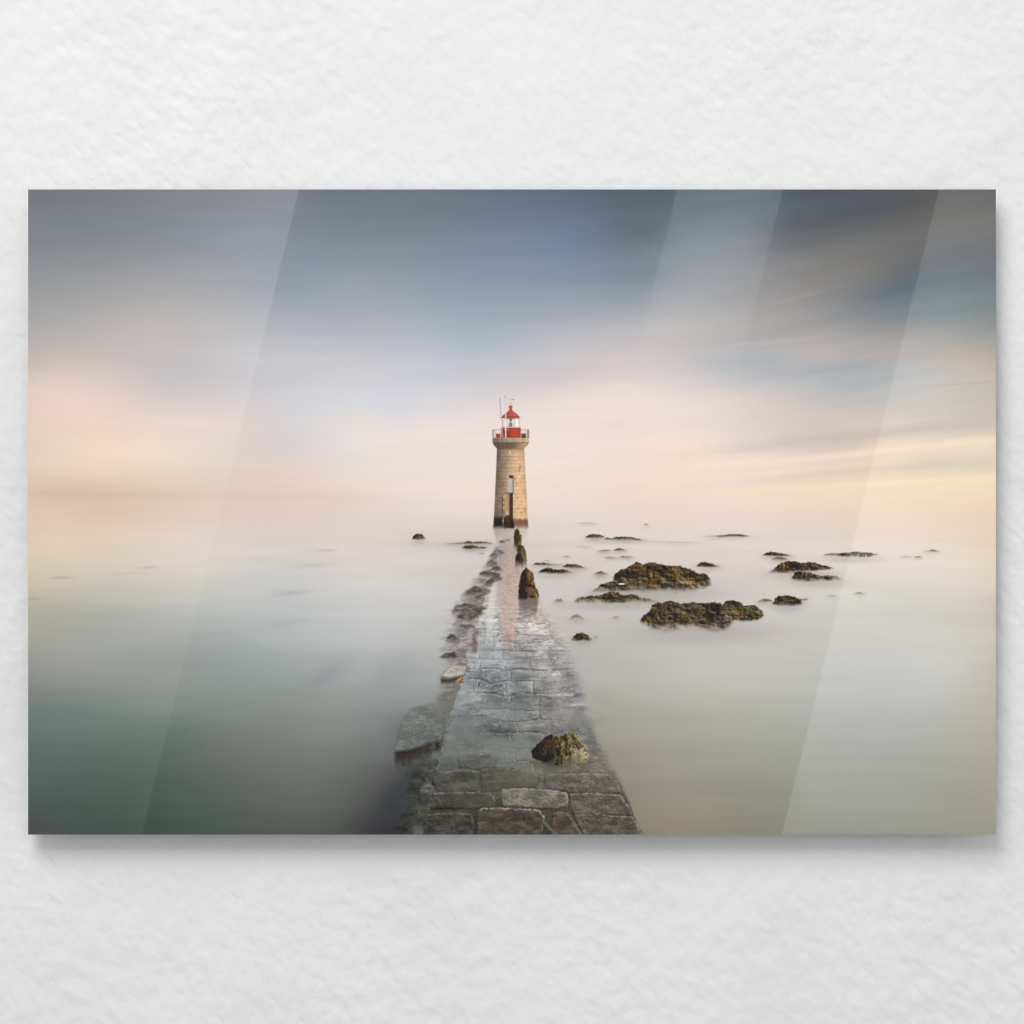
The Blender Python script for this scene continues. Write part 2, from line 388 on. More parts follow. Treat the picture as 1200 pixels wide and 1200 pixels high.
# cloud streaks with a shape of their own
for a in [
    (1010, 531, 150, 4.2, 6.5, (253, 231, 207), 0.58), (880, 541, 90, 4.0, 5, (250, 230, 212), 0.45), (1130, 519, 70, 4.5, 7, (246, 226, 200), 0.35),
    (960, 514, 110, 6.0, 6, (196, 182, 172), 0.40), (1090, 503, 90, 7.0, 6, (186, 177, 166), 0.45), (900, 525, 70, 3, 6, (212, 196, 184), 0.3),
    (1000, 552, 120, 3.6, 5, (216, 197, 182), 0.35), (1110, 545, 80, 5.0, 4, (205, 192, 176), 0.35),
    (1020, 567, 170, 4.2, 3, (252, 231, 197), 0.5), (1130, 560, 60, 4, 5, (246, 224, 182), 0.35), (890, 578, 90, 4, 3, (243, 222, 198), 0.35),
    (1135, 449, 46, 1.5, 4, (160, 158, 156), 0.40), (1080, 455, 50, 3, 4, (190, 186, 180), 0.3),
    (985, 432, 70, 7, 3, (158, 168, 176), 0.30), (905, 424, 55, 6, 3, (172, 180, 188), 0.35), (1030, 445, 40, 7, 8, (160, 170, 176), 0.3),
    (890, 402, 75, 3.0, 6, (205, 190, 184), 0.42), (970, 408, 60, 2.6, 4, (190, 178, 172), 0.35), (1045, 414, 30, 3, 6, (190, 178, 170), 0.35), (870, 412, 60, 2.2, 3, (205, 196, 194), 0.3),
    (930, 350, 45, 3, 14, (172, 164, 160), 0.40), (985, 322, 52, 7, 20, (138, 135, 132), 0.35), (905, 372, 50, 3, 12, (178, 170, 168), 0.35),
    (1050, 338, 34, 11, 20, (92, 108, 120), 0.45), (1010, 362, 46, 7, 12, (122, 132, 142), 0.35), (1040, 300, 50, 10, 18, (104, 105, 106), 0.3), (1020, 246, 60, 9, 8, (78, 88, 102), 0.35),
    (960, 290, 60, 6, 16, (122, 122, 122), 0.25), (1030, 268, 50, 6, 12, (106, 104, 102), 0.25),
    (845, 362, 60, 4, 12, (178, 176, 178), 0.25), (830, 300, 50, 8, 15, (140, 150, 160), 0.2),
    (700, 425, 110, 9, 14, (214, 200, 197), 0.30), (760, 398, 80, 6, 14, (198, 188, 188), 0.28), (640, 448, 70, 5, 12, (206, 200, 206), 0.25),
    (560, 400, 120, 10, 6, (172, 184, 202), 0.22), (590, 350, 100, 12, -4, (138, 156, 182), 0.20), (500, 398, 70, 7, 0, (176, 188, 204), 0.25),
    (450, 470, 70, 9, 0, (210, 216, 224), 0.25), (230, 436, 60, 6, -6, (188, 187, 192), 0.3), (110, 470, 70, 14, -4, (238, 210, 195), 0.25), (220, 495, 60, 4, -4, (240, 220, 208), 0.35),
    (150, 388, 60, 8, 0, (196, 184, 180), 0.2), (400, 497, 60, 4, -3, (232, 220, 213), 0.35), (300, 548, 60, 3.5, -3, (238, 215, 198), 0.35), (420, 566, 90, 3, 0, (240, 218, 200), 0.35),
    (130, 581, 120, 3.5, 0, (205, 178, 152), 0.38), (60, 577, 60, 3.0, 0, (202, 176, 150), 0.28), (330, 583, 120, 4.0, 0, (222, 196, 178), 0.35), (480, 590, 120, 3.5, 0, (228, 210, 198), 0.3),
    (560, 474, 50, 3, 5, (224, 214, 214), 0.3), (760, 455, 60, 4, 6, (230, 212, 206), 0.3), (700, 560, 140, 3, 1, (240, 222, 208), 0.2),
    # water
    (72, 677, 13, 1.6, 2, (165, 152, 135), 0.45), (38, 702, 9, 1.5, 3, (160, 148, 128), 0.45), (172, 665, 13, 1.6, 3, (172, 160, 145), 0.40), (150, 672, 22, 2, 4, (190, 178, 160), 0.35), (120, 720, 60, 7, 6, (160, 162, 150), 0.30), (60, 744, 50, 6, 6, (155, 155, 142), 0.28), (60, 712, 40, 5, 0, (168, 165, 150), 0.3),
    (382, 645, 12, 1.5, 0, (170, 165, 160), 0.40), (362, 663, 24, 2.6, 3, (178, 178, 174), 0.40), (342, 695, 24, 3.0, 6, (164, 170, 172), 0.50), (325, 692, 14, 2, 0, (172, 175, 174), 0.3), (330, 731, 28, 5, 8, (158, 168, 172), 0.35), (300, 655, 30, 2, -2, (200, 195, 190), 0.35),
    (384, 788, 26, 9, 24, (132, 144, 152), 0.42), (372, 800, 20, 6, 14, (122, 136, 146), 0.25), (300, 800, 70, 16, 0, (138, 152, 148), 0.2),
    (462, 790, 30, 20, 20, (140, 148, 152), 0.35), (470, 862, 18, 26, 0, (96, 104, 110), 0.35), (462, 940, 19, 36, -22, (56, 59, 68), 0.62), (484, 905, 14, 36, -10, (66, 69, 74), 0.45), (440, 976, 26, 12, -20, (56, 56, 60), 0.4),
    (640, 742, 20, 6, 0, (205, 198, 192), 0.3), (1060, 712, 90, 5, 0, (196, 194, 186), 0.22), (1000, 735, 70, 4, 2, (198, 195, 188), 0.2), (860, 745, 120, 12, 0, (200, 195, 188), 0.2),
    (700, 636, 150, 2.5, 1, (205, 194, 187), 0.25), (560, 640, 60, 3, 0, (200, 190, 184), 0.3), (760, 660, 120, 3, 0, (205, 196, 190), 0.25), (640, 632, 50, 3, 0, (222, 208, 200), 0.3),
]: blot(*(a[:6] + (a[6] * (.72 if a[1] < 480 and a[0] > 800 else 1),)))

# ------------------------------------------------------------------ rocks
SEAFOG = 0.0
def rock(poly, seed, fog=0.25, tone=1.0, moss=0.3, lit=0.35, rough=1.0, grain=6.0, label=None, soft=0.7, veil=0.0, name='rock', parent=None, shade=0.35, detail=1.0, pale=0.0):
    P = np.asarray(poly, float)
    x0, y0 = P.min(0); x1, y1 = P.max(0); w, h = x1 - x0, y1 - y0
    # the smear of shade and slow water round its foot
    if shade: blot((x0 + x1) / 2, y1 - 0.10 * h, w * 0.50, h * 0.26 + 1.5, 0, (140, 135, 128), shade)
    if shade: blot((x0 + x1) / 2, y1 + 0.08 * h + 1, w * 0.46, h * 0.22 + 2.0, 0, (168, 166, 160), shade * 0.8)
    pid = new_id(name, parent, label) if label is not False else None
    grain = grain * 0.78
    if h < 8: lit *= .4; detail *= .6
    def fn(X, Y):
        jx = (fbm(X / (grain * .6), Y / (grain * .6), seed, 3) - 0.5) * 2.6 * rough
        jy = (fbm(X / (grain * .6), Y / (grain * .6), seed + 5, 3) - 0.5) * 2.6 * rough
        d = sdf(X + jx, Y + jy, P)
        t = (Y - y0) / max(h, 1)
        sf = soft + np.clip(t - .35, 0, 1) * min(7.0, .30 * h) 
        m = sm(sf, -sf, d)
        def H(x, y): return ridge(x / grain, y / (grain * 0.8), seed + 40, 4) * 0.6 + fbm(x / (grain * 2.4), y / (grain * 1.7), seed + 60, 3) * 0.9
        e = 0.55
        hh = H(X, Y)
        sl = (H(X + e, Y - e) - H(X - e, Y + e)) * 2.6 * detail       # lit from the upper right
        fine = fbm(X / 1.5, Y / 1.4, seed + 3, 2) - 0.5
        n1 = fbm(X / (grain * 1.5), Y / (grain * 1.1), seed + 9, 3)
        n2 = fbm(X / (grain * 0.9), Y / (grain * 0.7), seed + 13, 3)
        dark, brown, rust, green, beige, stone = rgb(44, 39, 30), rgb(90, 77, 54), rgb(114, 86, 48), rgb(76, 78, 50), rgb(150, 134, 114), rgb(112, 106, 99)
        c = mix(dark, brown, sm(0.28, 0.72, hh / 1.5 + 0.35 * (n1 - 0.5) + 0.08))
        c = mix(c, rust, 0.75 * sm(0.50, 0.68, n1) * sm(0.3, 0.6, hh / 1.5 + 0.1))
        c = mix(c, green, moss * sm(0.45, 0.65, n2))
        right = (X - x0) / max(w, 1)
        c = mix(c, beige, lit * sm(0.50, 0.72, fbm(X / (grain * 1.2), Y / grain, seed + 23, 3) + 0.28 * (t - 0.5) + 0.22 * (right - 0.5)))
        c = mix(c, stone, pale * sm(0.45, 0.7, fbm(X / (grain * 2), Y / grain, seed + 29, 3) + 0.3 * (0.5 - right) * 0.6))
        c = c * (1 + np.clip(sl, -0.75, 0.95)[..., None]) + (fine * 0.17 * detail)[..., None]
        c = c * (0.78 + 0.17 * right)[..., None] * tone * (1 if h > 8 else 1.1)
        # darker under the crest, the base drowned in smooth water
        fg = sm(1 - 1.6 * fog - .10, 1.06, t + (fbm(X / 9, Y / 5, seed + 71, 3) - 0.5) * 0.5 * min(1, 4 * fog))
        c = mix(c, rgb(178, 172, 164), 0.35 * fg)
        return np.clip(c, 0.03, 1), m * (1 - 0.93 * fg) * (1 - veil)
    paint((x0 - 3, y0 - 3, x1 + 3, y1 + 3), fn, pid, ss=2, thr=0.45 if veil < 0.4 else 0.25)
    if h > 7 and veil < .2:                           # slow water lapping over its foot
        j = min(NY, int((y1 + 4 - PY0) / DY)); i = int(((x0 + x1) / 2 - PX0) / DX)
        sea_c = tuple(img[j - 1:j + 2, max(0, i - 20):i + 20].mean((0, 1)) * 255 + 4)
        for k in range(5):
            blot(x0 + w * (.08 + .21 * k), y1 - h * (.02 + .05 * ((k * 37 + seed * 11) % 10) / 10.0), w * .13, h * .10 + .8, 0, sea_c, .55)
    return pid
def zp(ox, oy, sc, *pts): return [(ox + u / sc, oy + v / sc) for u, v in pts]
A = lambda *p: zp(660, 600, 4.615, *p)
B = lambda *p: zp(880, 600, 4.615, *p)
C_ = lambda *p: zp(440, 600, 3.75, *p)
D_ = lambda *p: zp(500, 620, 6.667, *p)
# far, faint
rock(A((65, 66), (90, 58), (130, 54), (170, 60), (185, 67), (130, 69)), 3, .3, 1.5, 0, .2, .4, 3, 'faint low islet on the horizon just right of the lighthouse', veil=.78, shade=.1, detail=.3, soft=1.2)
rock(A((432, 76), (440, 66), (449, 62), (462, 72), (470, 77)), 4, .2, 1.6, 0, .3, .3, 3, 'tiny pointed islet alone on the horizon', veil=.55, shade=.1, detail=.3)
rock(A((760, 134), (800, 130), (860, 127), (890, 121), (940, 120), (985, 125), (1015, 131), (960, 135), (900, 138), (850, 136)), 5, .3, .9, 0, .2, .5, 4, 'thin dark rock farthest out in front of the bright horizon', veil=.22, shade=.2)
rock(A((118, 134), (140, 124), (165, 119), (200, 124), (222, 132), (215, 142), (180, 146), (130, 143)), 6, .35, .85, .1, .25, .6, 4, 'dark rock behind the low ledges, left piece of the far pair', veil=.08)
rock(A((222, 146), (236, 138), (260, 142), (290, 135), (350, 133), (400, 142), (445, 155), (385, 158), (280, 154)), 7, .35, .85, .1, .2, .6, 4, 'long flat dark rock, right piece of the far pair', veil=.08)
rock(A((186, 215), (205, 207), (235, 205), (258, 206), (250, 212), (205, 217)), 8, .4, 1.1, 0, .2, .5, 3, 'small grey skerry under the far pair of rocks', veil=.3)
rock(A((272, 209), (290, 198), (308, 195), (330, 202), (345, 210), (310, 213)), 9, .35, 1.0, 0, .2, .5, 3, 'small humped dark skerry under the far pair of rocks', veil=.12)
rock(A((222, 250), (245, 241), (270, 246), (292, 251)), 10, .4, 1.1, 0, .2, .4, 3, 'broken grey ledge breaking the surface above the largest rock', veil=.4)
rock(A((296, 250), (318, 237), (345, 240), (378, 243), (340, 250)), 11, .4, 1.1, 0, .2, .4, 3, 'pale ledge breaking the surface above the largest rock', veil=.3)
rock(A((0, 242), (14, 237), (36, 241), (20, 246)), 12, .4, 1.1, 0, .2, .4, 3, 'tiny skerry right of the posts', veil=.45, shade=.15)
rock(A((60, 190), (100, 183), (160, 188), (110, 194)), 57, .4, 1.4, 0, .2, .4, 3, 'faint streak of rock under the far pair', veil=.78, shade=.1, detail=.3)
rock(A((470, 163), (560, 160), (680, 163), (760, 168), (640, 170)), 58, .4, 1.5, 0, .2, .4, 3, 'long faint streak of rock drowned in the water', veil=.8, shade=.1, detail=.3, soft=1.2)
rock(C_((690, 232), (705, 223), (740, 222), (780, 230), (828, 233), (800, 238), (720, 236)), 13, .35, .95, .1, .2, .5, 4, 'flat dark ledge joined by a thin strip right of the posts', veil=.12)
rock(C_((735, 216), (755, 213), (775, 217)), 59, .3, 1.1, 0, .2, .3, 3, 'tiny ledge above the flat dark ledge', veil=.5, shade=.1)
rock(C_((822, 240), (840, 230), (870, 228), (905, 237), (928, 249), (880, 252), (845, 246)), 14, .3, .9, .1, .25, .6, 4, 'smooth low dark hump left of the largest rock', veil=.05)
rock(C_((715, 268), (730, 252), (757, 244), (785, 252), (830, 254), (865, 265), (830, 276), (770, 276)), 15, .3, .85, .1, .4, .8, 5, 'knobbly dark boulder right of the tallest post')
rock(A((162, 338), (180, 326), (205, 320), (235, 331), (245, 342), (205, 348)), 16, .45, 1.1, 0, .3, .6, 3, 'half drowned grey lump left of the largest rock', veil=.28)
rock(A((718, 302), (728, 286), (742, 273), (775, 271), (805, 280), (847, 297), (800, 304)), 17, .2, .8, .1, .2, .6, 5, 'small wedge-shaped rock behind the largest rock')
rock(C_((160, 123), (166, 108), (180, 96), (203, 97), (217, 114), (216, 124), (185, 127)), 18, .15, .75, .05, .5, .6, 5, 'lone dark rock left of the causeway, standing clear of the sea')
rock(C_((303, 141), (350, 137), (385, 134), (405, 127), (430, 132), (460, 130), (495, 132), (518, 141), (470, 143), (390, 141)), 19, .3, .95, .0, .15, .5, 4, 'long low reef left of the lighthouse foot', veil=.06)
rock(C_((378, 158), (395, 148), (425, 145), (460, 152), (490, 156), (480, 164), (400, 166)), 20, .35, .95, 0, .15, .5, 4, 'shorter reef just below the long one left of the lighthouse', veil=.05)
rock(C_((452, 184), (465, 179), (482, 183), (470, 187)), 60, .4, 1.2, 0, .2, .3, 3, 'tiny pale skerry left of the causeway', veil=.55, shade=.1)
# right group
rock(B((66, 233), (85, 222), (105, 215), (150, 221), (190, 229), (224, 241), (170, 243), (110, 240)), 21, .25, .85, .05, .25, .6, 4, 'dark crest of rock above the right-hand reef')
rock(B((112, 256), (140, 241), (170, 245), (205, 258), (160, 264)), 22, .4, 1.15, .1, .3, .6, 4, 'grey lump between the crest and the right-hand reef', veil=.2)
rock(B((392, 233), (430, 222), (465, 224), (500, 222), (560, 216), (620, 218), (690, 229), (650, 236), (645, 246), (610, 254), (580, 250), (585, 238), (520, 242), (470, 236)), 23, .35, 1.0, .1, .4, .7, 4, 'flat broken ledge with white streaks, crossed by the pale reflection edge', veil=.12)
rock(B((932, 213), (960, 210), (985, 203), (1000, 208), (1022, 214), (980, 217)), 24, .3, 1.0, 0, .2, .5, 3, 'thin skerry farthest to the right', veil=.18, shade=.2)
rock(B((880, 246), (890, 240), (905, 239), (930, 245), (905, 250)), 25, .4, 1.2, 0, .2, .4, 3, 'faint skerry below the farthest right one', veil=.35, shade=.2)
rock(B((800, 243), (840, 239), (876, 242), (840, 248)), 61, .4, 1.3, 0, .2, .4, 3, 'very faint ledge drowned beside a skerry', veil=.68, shade=.1)
rock(B((100, 331), (125, 306), (150, 283), (200, 266), (235, 266), (270, 275), (310, 271), (345, 272), (385, 288), (410, 288), (443, 305), (400, 312), (330, 318), (250, 325), (230, 338), (160, 340)), 26, .2, .95, .15, .35, .9, 6, 'brown weed-covered upper rock of the right-hand reef')
rock(B((222, 362), (232, 335), (248, 318), (275, 324), (320, 328), (345, 336), (370, 347), (420, 343), (460, 346), (498, 372), (440, 374), (385, 384), (320, 384), (255, 380)), 27, .28, .95, .3, .55, .9, 5, 'speckled lower rock of the right-hand reef with pale barnacles', pale=.4)
rock(B((550, 443), (575, 434), (595, 433), (630, 446), (590, 449)), 28, .4, 1.3, 0, .2, .4, 4, 'faint grey rock almost under water, beyond the reflection edge', veil=.55, shade=.15)
rock(B((405, 455), (440, 449), (475, 456), (440, 462)), 62, .4, 1.3, 0, .2, .4, 4, 'blurred patch of rock drowned below the right-hand reef', veil=.75, shade=.1)
rock(B((25, 494), (50, 476), (75, 468), (100, 472), (122, 486), (80, 494)), 29, .3, 1.05, 0, .2, .5, 4, 'dim sloping rock behind the rounded mossy one', veil=.32, shade=.25)
rock(B((258, 480), (275, 469), (300, 467), (312, 473), (290, 482)), 63, .3, 1.1, 0, .2, .4, 4, 'dim tail of rock beside the rounded mossy one', veil=.45, shade=.15)
rock(B((116, 496), (130, 470), (150, 455), (185, 452), (215, 455), (245, 462), (272, 474), (275, 492), (262, 512), (200, 516), (150, 512)), 30, .22, .85, .5, .35, .8, 5, 'rounded mossy rock right of the long weedy rock')
# the two great rocks and their ledges
rock(A((272, 350), (285, 330), (312, 310), (345, 302), (370, 290), (400, 271), (432, 283), (470, 271), (515, 280), (560, 290), (620, 289), (680, 308), (730, 331), (772, 334), (795, 362), (798, 392), (765, 408), (730, 408), (700, 428), (655, 446), (600, 444), (520, 438), (440, 436), (380, 410), (300, 396), (275, 370)), 31, .12, .98, .18, .33, 1.1, 8, 'largest rock, a flat-topped mound of brown weed', detail=1.15)
rock(A((160, 434), (175, 415), (205, 392), (245, 378), (290, 376), (330, 388), (380, 402), (440, 428), (470, 444), (400, 444), (300, 432), (220, 438)), 32, .35, .95, .1, .35, .9, 6, 'low dark shoulder at the left foot of the largest rock', pale=.5)
rock(A((55, 490), (75, 470), (110, 459), (150, 450), (195, 455), (230, 437), (265, 434), (300, 438), (325, 450), (370, 447), (400, 449), (422, 466), (470, 474), (515, 486), (460, 500), (380, 503), (290, 502), (200, 502), (110, 498)), 33, .32, .95, .35, .2, 1.0, 6, 'long low weedy ledge in front of the largest rock')
rock(A((418, 585), (430, 560), (468, 535), (475, 508), (510, 488), (545, 489), (580, 481), (620, 492), (650, 497), (700, 489), (760, 494), (820, 487), (868, 496), (890, 479), (920, 475), (955, 487), (975, 506), (1035, 504), (1075, 533), (1087, 562), (1050, 582), (990, 588), (930, 585), (900, 612), (885, 640), (800, 648), (740, 625), (700, 618), (640, 612), (608, 610), (622, 635), (590, 662), (540, 664), (490, 648), (470, 618), (430, 600)), 34, .16, .92, .45, .42, 1.1, 8, 'long mossy rock nearest on the right, with pale barnacled ends', pale=.45, detail=1.2)
def bright(X, Y): return rgb(236, 226, 216), sm(.8, .2, ((X - 728.5) / 5.2) ** 2 + ((Y - 684.3) / 1.3) ** 2 + (fbm(X / 2, Y / 2, 3, 2) - .5) * .6)
paint((720, 680, 738, 689), bright, None, 2)
rock(A((45, 700), (52, 678), (70, 658), (105, 654), (135, 668), (152, 690), (140, 704), (80, 706)), 35, .25, .85, .3, .3, .7, 5, 'small round dark rock close to the right edge of the causeway')
rock(A((160, 680), (175, 667), (190, 676), (180, 690)), 64, .4, 1.2, 0, .2, .4, 3, 'blurred pebble of rock beside the small round one', veil=.7, shade=.1)
rock(A((28, 585), (45, 566), (70, 552), (95, 562), (115, 582), (75, 590)), 36, .45, 1.15, 0, .3, .6, 4, 'half hidden grey rock between the causeway and the weedy ledge', veil=.35, shade=.2)
rock(A((250, 575), (285, 562), (320, 570), (280, 582)), 65, .5, 1.3, .2, .2, .4, 4, 'blurred shallow rock under the weedy ledge', veil=.72, shade=.1)
rock(C_((778, 396), (795, 384), (812, 381), (828, 396), (800, 402)), 37, .4, 1.1, 0, .3, .6, 4, 'dim rock lump in the mist right of the tallest post', veil=.38, shade=.2)
# ------------------------------------------------------------------ lighthouse
ID_TOWER = new_id('lighthouse', None, 'round tan stone lighthouse tower with darkened wet foot')
ID_GALLERY = new_id('gallery', ID_TOWER); ID_RAIL = new_id('railing', ID_TOWER); ID_DRUM = new_id('lantern_base', ID_TOWER, 'red painted drum under the lantern glass')
ID_BOX = new_id('locker', ID_TOWER, 'low red locker on the gallery'); ID_GLASS = new_id('lantern_glass', ID_TOWER); ID_LAMP = new_id('lamp', ID_TOWER)
ID_ROOF = new_id('lantern_roof', ID_TOWER, 'red domed lantern roof with ball finial'); ID_MAST = new_id('mast', ID_TOWER, 'tall white mast in front of the lantern'); ID_MAST2 = new_id('mast', ID_TOWER, 'thin grey leaning mast')
ID_VANE = new_id('weather_vane', ID_TOWER); ID_DOOR = new_id('door', ID_TOWER, 'pale door high in the tower wall'); ID_LADDER = new_id('ladder', ID_TOWER); ID_SLIT = new_id('window', ID_TOWER, 'small pale slit window near the top'); ID_PIPE = new_id('pipe', ID_TOWER)
ID_BOX2 = new_id('locker', ID_TOWER, 'dark grey locker on the gallery')
def aa(d, w=0.45): return sm(w, -w, d)
def boxd(X, Y, x0, y0, x1, y1): return np.maximum(np.maximum(x0 - X, X - x1), np.maximum(y0 - Y, Y - y1))
def segd(X, Y, ax, ay, bx, by, r0, r1=None):
    r1 = r0 if r1 is None else r1
    ex, ey = bx - ax, by - ay
    t = np.clip(((X - ax) * ex + (Y - ay) * ey) / (ex * ex + ey * ey), 0, 1)
    return np.hypot(X - ax - t * ex, Y - ay - t * ey) - (r0 + (r1 - r0) * t)
SS = 3
# its reflection in the smooth water
def refl(X, Y):
    l = np.interp(Y, [617, 645], [577.5, 583]); r = np.interp(Y, [617, 645], [619.5, 613])
    m = sm(-2.0, 2.5, X - l) * sm(2.0, -2.5, X - r) * sm(645, 618, Y) * 0.78
    u = (X - 578) / 41
    return mix(mix(rgb(150, 144, 138), rgb(178, 166, 152), sm(0, .5, u)), rgb(206, 186, 164), sm(.4, .8, u)), m
paint((572, 616, 626, 646), refl, None, 2)
def tower(X, Y):
    l = np.interp(Y, [524, 560, 590, 606, 620], [582.4, 581.0, 579.6, 578.8, 577.9])
    r = np.interp(Y, [524, 560, 590, 606, 620], [614.3, 616.0, 617.6, 618.4, 619.3])
    u = (X - l) / (r - l)
    m = aa(np.maximum(l - X, X - r)) * aa(524 - Y) * sm(621.5, 615.5, Y + 0.5 * np.abs(u - .5) + 1.2 * (vn(X / 4, Y * 0, 5) - .5))
    c = mix(rgb(118, 102, 86), rgb(154, 131, 107), sm(0, .30, u))
    c = mix(c, rgb(198, 165, 127), sm(.22, .5, u)); c = mix(c, rgb(230, 188, 140), sm(.45, .72, u)); c = mix(c, rgb(214, 172, 124), sm(.86, .98, u))
    c = c * (1.0 - .06 * sm(545, 526, Y) + .03 * sm(560, 600, Y))[..., None]
    # courses of ashlar and staggered joints
    row = np.floor((Y - 526) / 4.35); fr = (Y - 526) / 4.35 - row
    th = np.arcsin(np.clip(2 * u - 1, -1, 1)) * 3.3 + (row % 2) * .5
    bj = th - np.floor(th)
    tone = _hash(row, np.floor(th), 77) - .5
    c = c * (1 + .07 * tone)[..., None]
    line = np.exp(-((fr - .06) / .10) ** 2) * (.06 + .13 * vn(X / 5, row * 3.1, 5)) + np.exp(-((bj - .04) / .07) ** 2) * .05
    c = c * (1 - line)[..., None]
    c = c + ((fbm(X / 1.6, Y / 1.6, 4, 3) - .5) * .10 + (fbm(X / 5, Y / 8, 8, 3) - .5) * .09)[..., None]
    # scars on the sunlit side
    for (sx, sy, a, b, k) in ((609.5, 547, 1.3, 2.2, .28), (608.6, 551.5, .8, 1.6, .22), (603.8, 561, .8, 2.6, .25), (605, 567, .8, 2.4, .2), (604, 580, .8, 1.8, .18), (606.5, 584, .9, 1.2, .18), (610.8, 600.5, .9, 1.3, .55), (615, 598, 1.5, 3, .3), (607.5, 596, 2, 1.2, .15)):
        c = c * (1 - k * np.exp(-((X - sx) / a) ** 2 - ((Y - sy) / b) ** 2))[..., None]
    # lamp-yellow lichen band, then the dark tide-line foot
    c = mix(c, rgb(226, 190, 118), .45 * np.exp(-((Y - 601) / 4.5) ** 2) * sm(.6, .8, u))
    lev = 606.5 + 1.4 * (fbm(X / 3, Y / 9, 6, 2) - .5) * 2 + np.where(u > .55, 2.2, 0) * sm(.5, .7, u)
    foot = sm(-2.6, 2.2, Y - lev)
    stain = sm(590, 606, Y) * sm(.42, .1, u) * .35
    c = mix(c, rgb(92, 80, 66), stain)
    c = mix(c, mix(rgb(46, 38, 34), mix(rgb(122, 90, 68), rgb(142, 116, 92), sm(612, 619, Y)), sm(.40, .62, u)), foot * .95)
    return np.clip(c, .04, 1), m
paint((574, 522, 623, 622), tower, ID_TOWER, SS)
# niche below the door, ladder, pipe
def niche(X, Y):
    d = boxd(X, Y, 592.2, 577.8, 600.6, 618.5)
    c = mix(rgb(176, 138, 98), rgb(196, 158, 116), sm(596, 593, X)); c = mix(c, rgb(120, 86, 62), sm(595.6, 598, X))
    c = mix(c, rgb(206, 176, 158), .6 * np.exp(-((X - 594.4) / 1.5) ** 2 - ((Y - 602) / 2.0) ** 2))
    c = mix(c, rgb(72, 52, 40), sm(603, 605, Y)); c = c + ((fbm(X / 2, Y / 3, 5, 2) - .5) * .10)[..., None]
    return np.clip(c, .03, 1), aa(d)
paint((590, 575, 603, 620), niche, None, SS)
def ladder(X, Y):
    d = boxd(X, Y, 597.3, 578.2, 600.9, 618.8)
    rung = .5 + .5 * np.cos((Y - 578) / 1.95 * 2 * math.pi)
    c = mix(rgb(52, 38, 30), rgb(112, 84, 62), .75 * sm(.45, .9, rung) * sm(600.4, 599.6, X)); c = mix(c, rgb(38, 28, 26), sm(606, 612, Y) * .6)
    return c, aa(d)
paint((595, 576, 603, 620), ladder, ID_LADDER, SS)
def pipe(X, Y):
    xx = 590.9 + .5 * np.sin(Y / 4.1) - .9 * sm(585, 600, Y) + 1.2 * sm(582, 578, Y)
    c = mix(rgb(206, 178, 150), rgb(150, 112, 88), sm(.4, .6, vn(X * 0, Y / 3.2, 9))); c = mix(c, rgb(110, 84, 70), sm(608, 616, Y))
    return c, aa(np.abs(X - xx) - .75) * sm(578, 580, Y) * sm(619, 616, Y)
def pipesh(X, Y):
    xx = 589.3 + .5 * np.sin(Y / 4.1) - .9 * sm(585, 600, Y) + 1.2 * sm(582, 578, Y)
    return rgb(70, 54, 44), .8 * sm(1.0, .1, np.abs(X - xx)) * sm(580, 584, Y) * sm(606, 600, Y)
paint((585, 576, 595, 620), pipesh, None, SS)
paint((586, 576, 595, 620), pipe, ID_PIPE, SS)
def door(X, Y):
    d = boxd(X, Y, 596.1, 557.2, 601.7, 577.4)
    c = mix(rgb(198, 196, 198), rgb(176, 172, 174), sm(.3, .7, fbm(X / 2, Y / 4, 2, 2)))
    c = mix(c, rgb(64, 58, 56), sm(560.9, 560.1, Y)); c = mix(c, rgb(92, 72, 62), sm(600.6, 601.2, X)); c = mix(c, rgb(208, 190, 168), sm(596.8, 596.2, X))
    return c, aa(d)
paint((594, 555, 604, 579), door, ID_DOOR, SS)
def jamb(X, Y): return rgb(196, 172, 150), .8 * aa(boxd(X, Y, 594.9, 558.5, 596.2, 577.6))
paint((593, 556, 598, 579), jamb, None, SS)
def sill(X, Y): return rgb(84, 62, 50), .75 * aa(boxd(X, Y, 591.5, 577.2, 602.2, 578.3))
paint((590, 575, 604, 580), sill, None, SS)
def slit(X, Y): return rgb(222, 212, 196), .9 * aa(boxd(X, Y, 597.1, 528, 598.6, 532.8))
paint((595, 526, 601, 535), slit, ID_SLIT, SS)
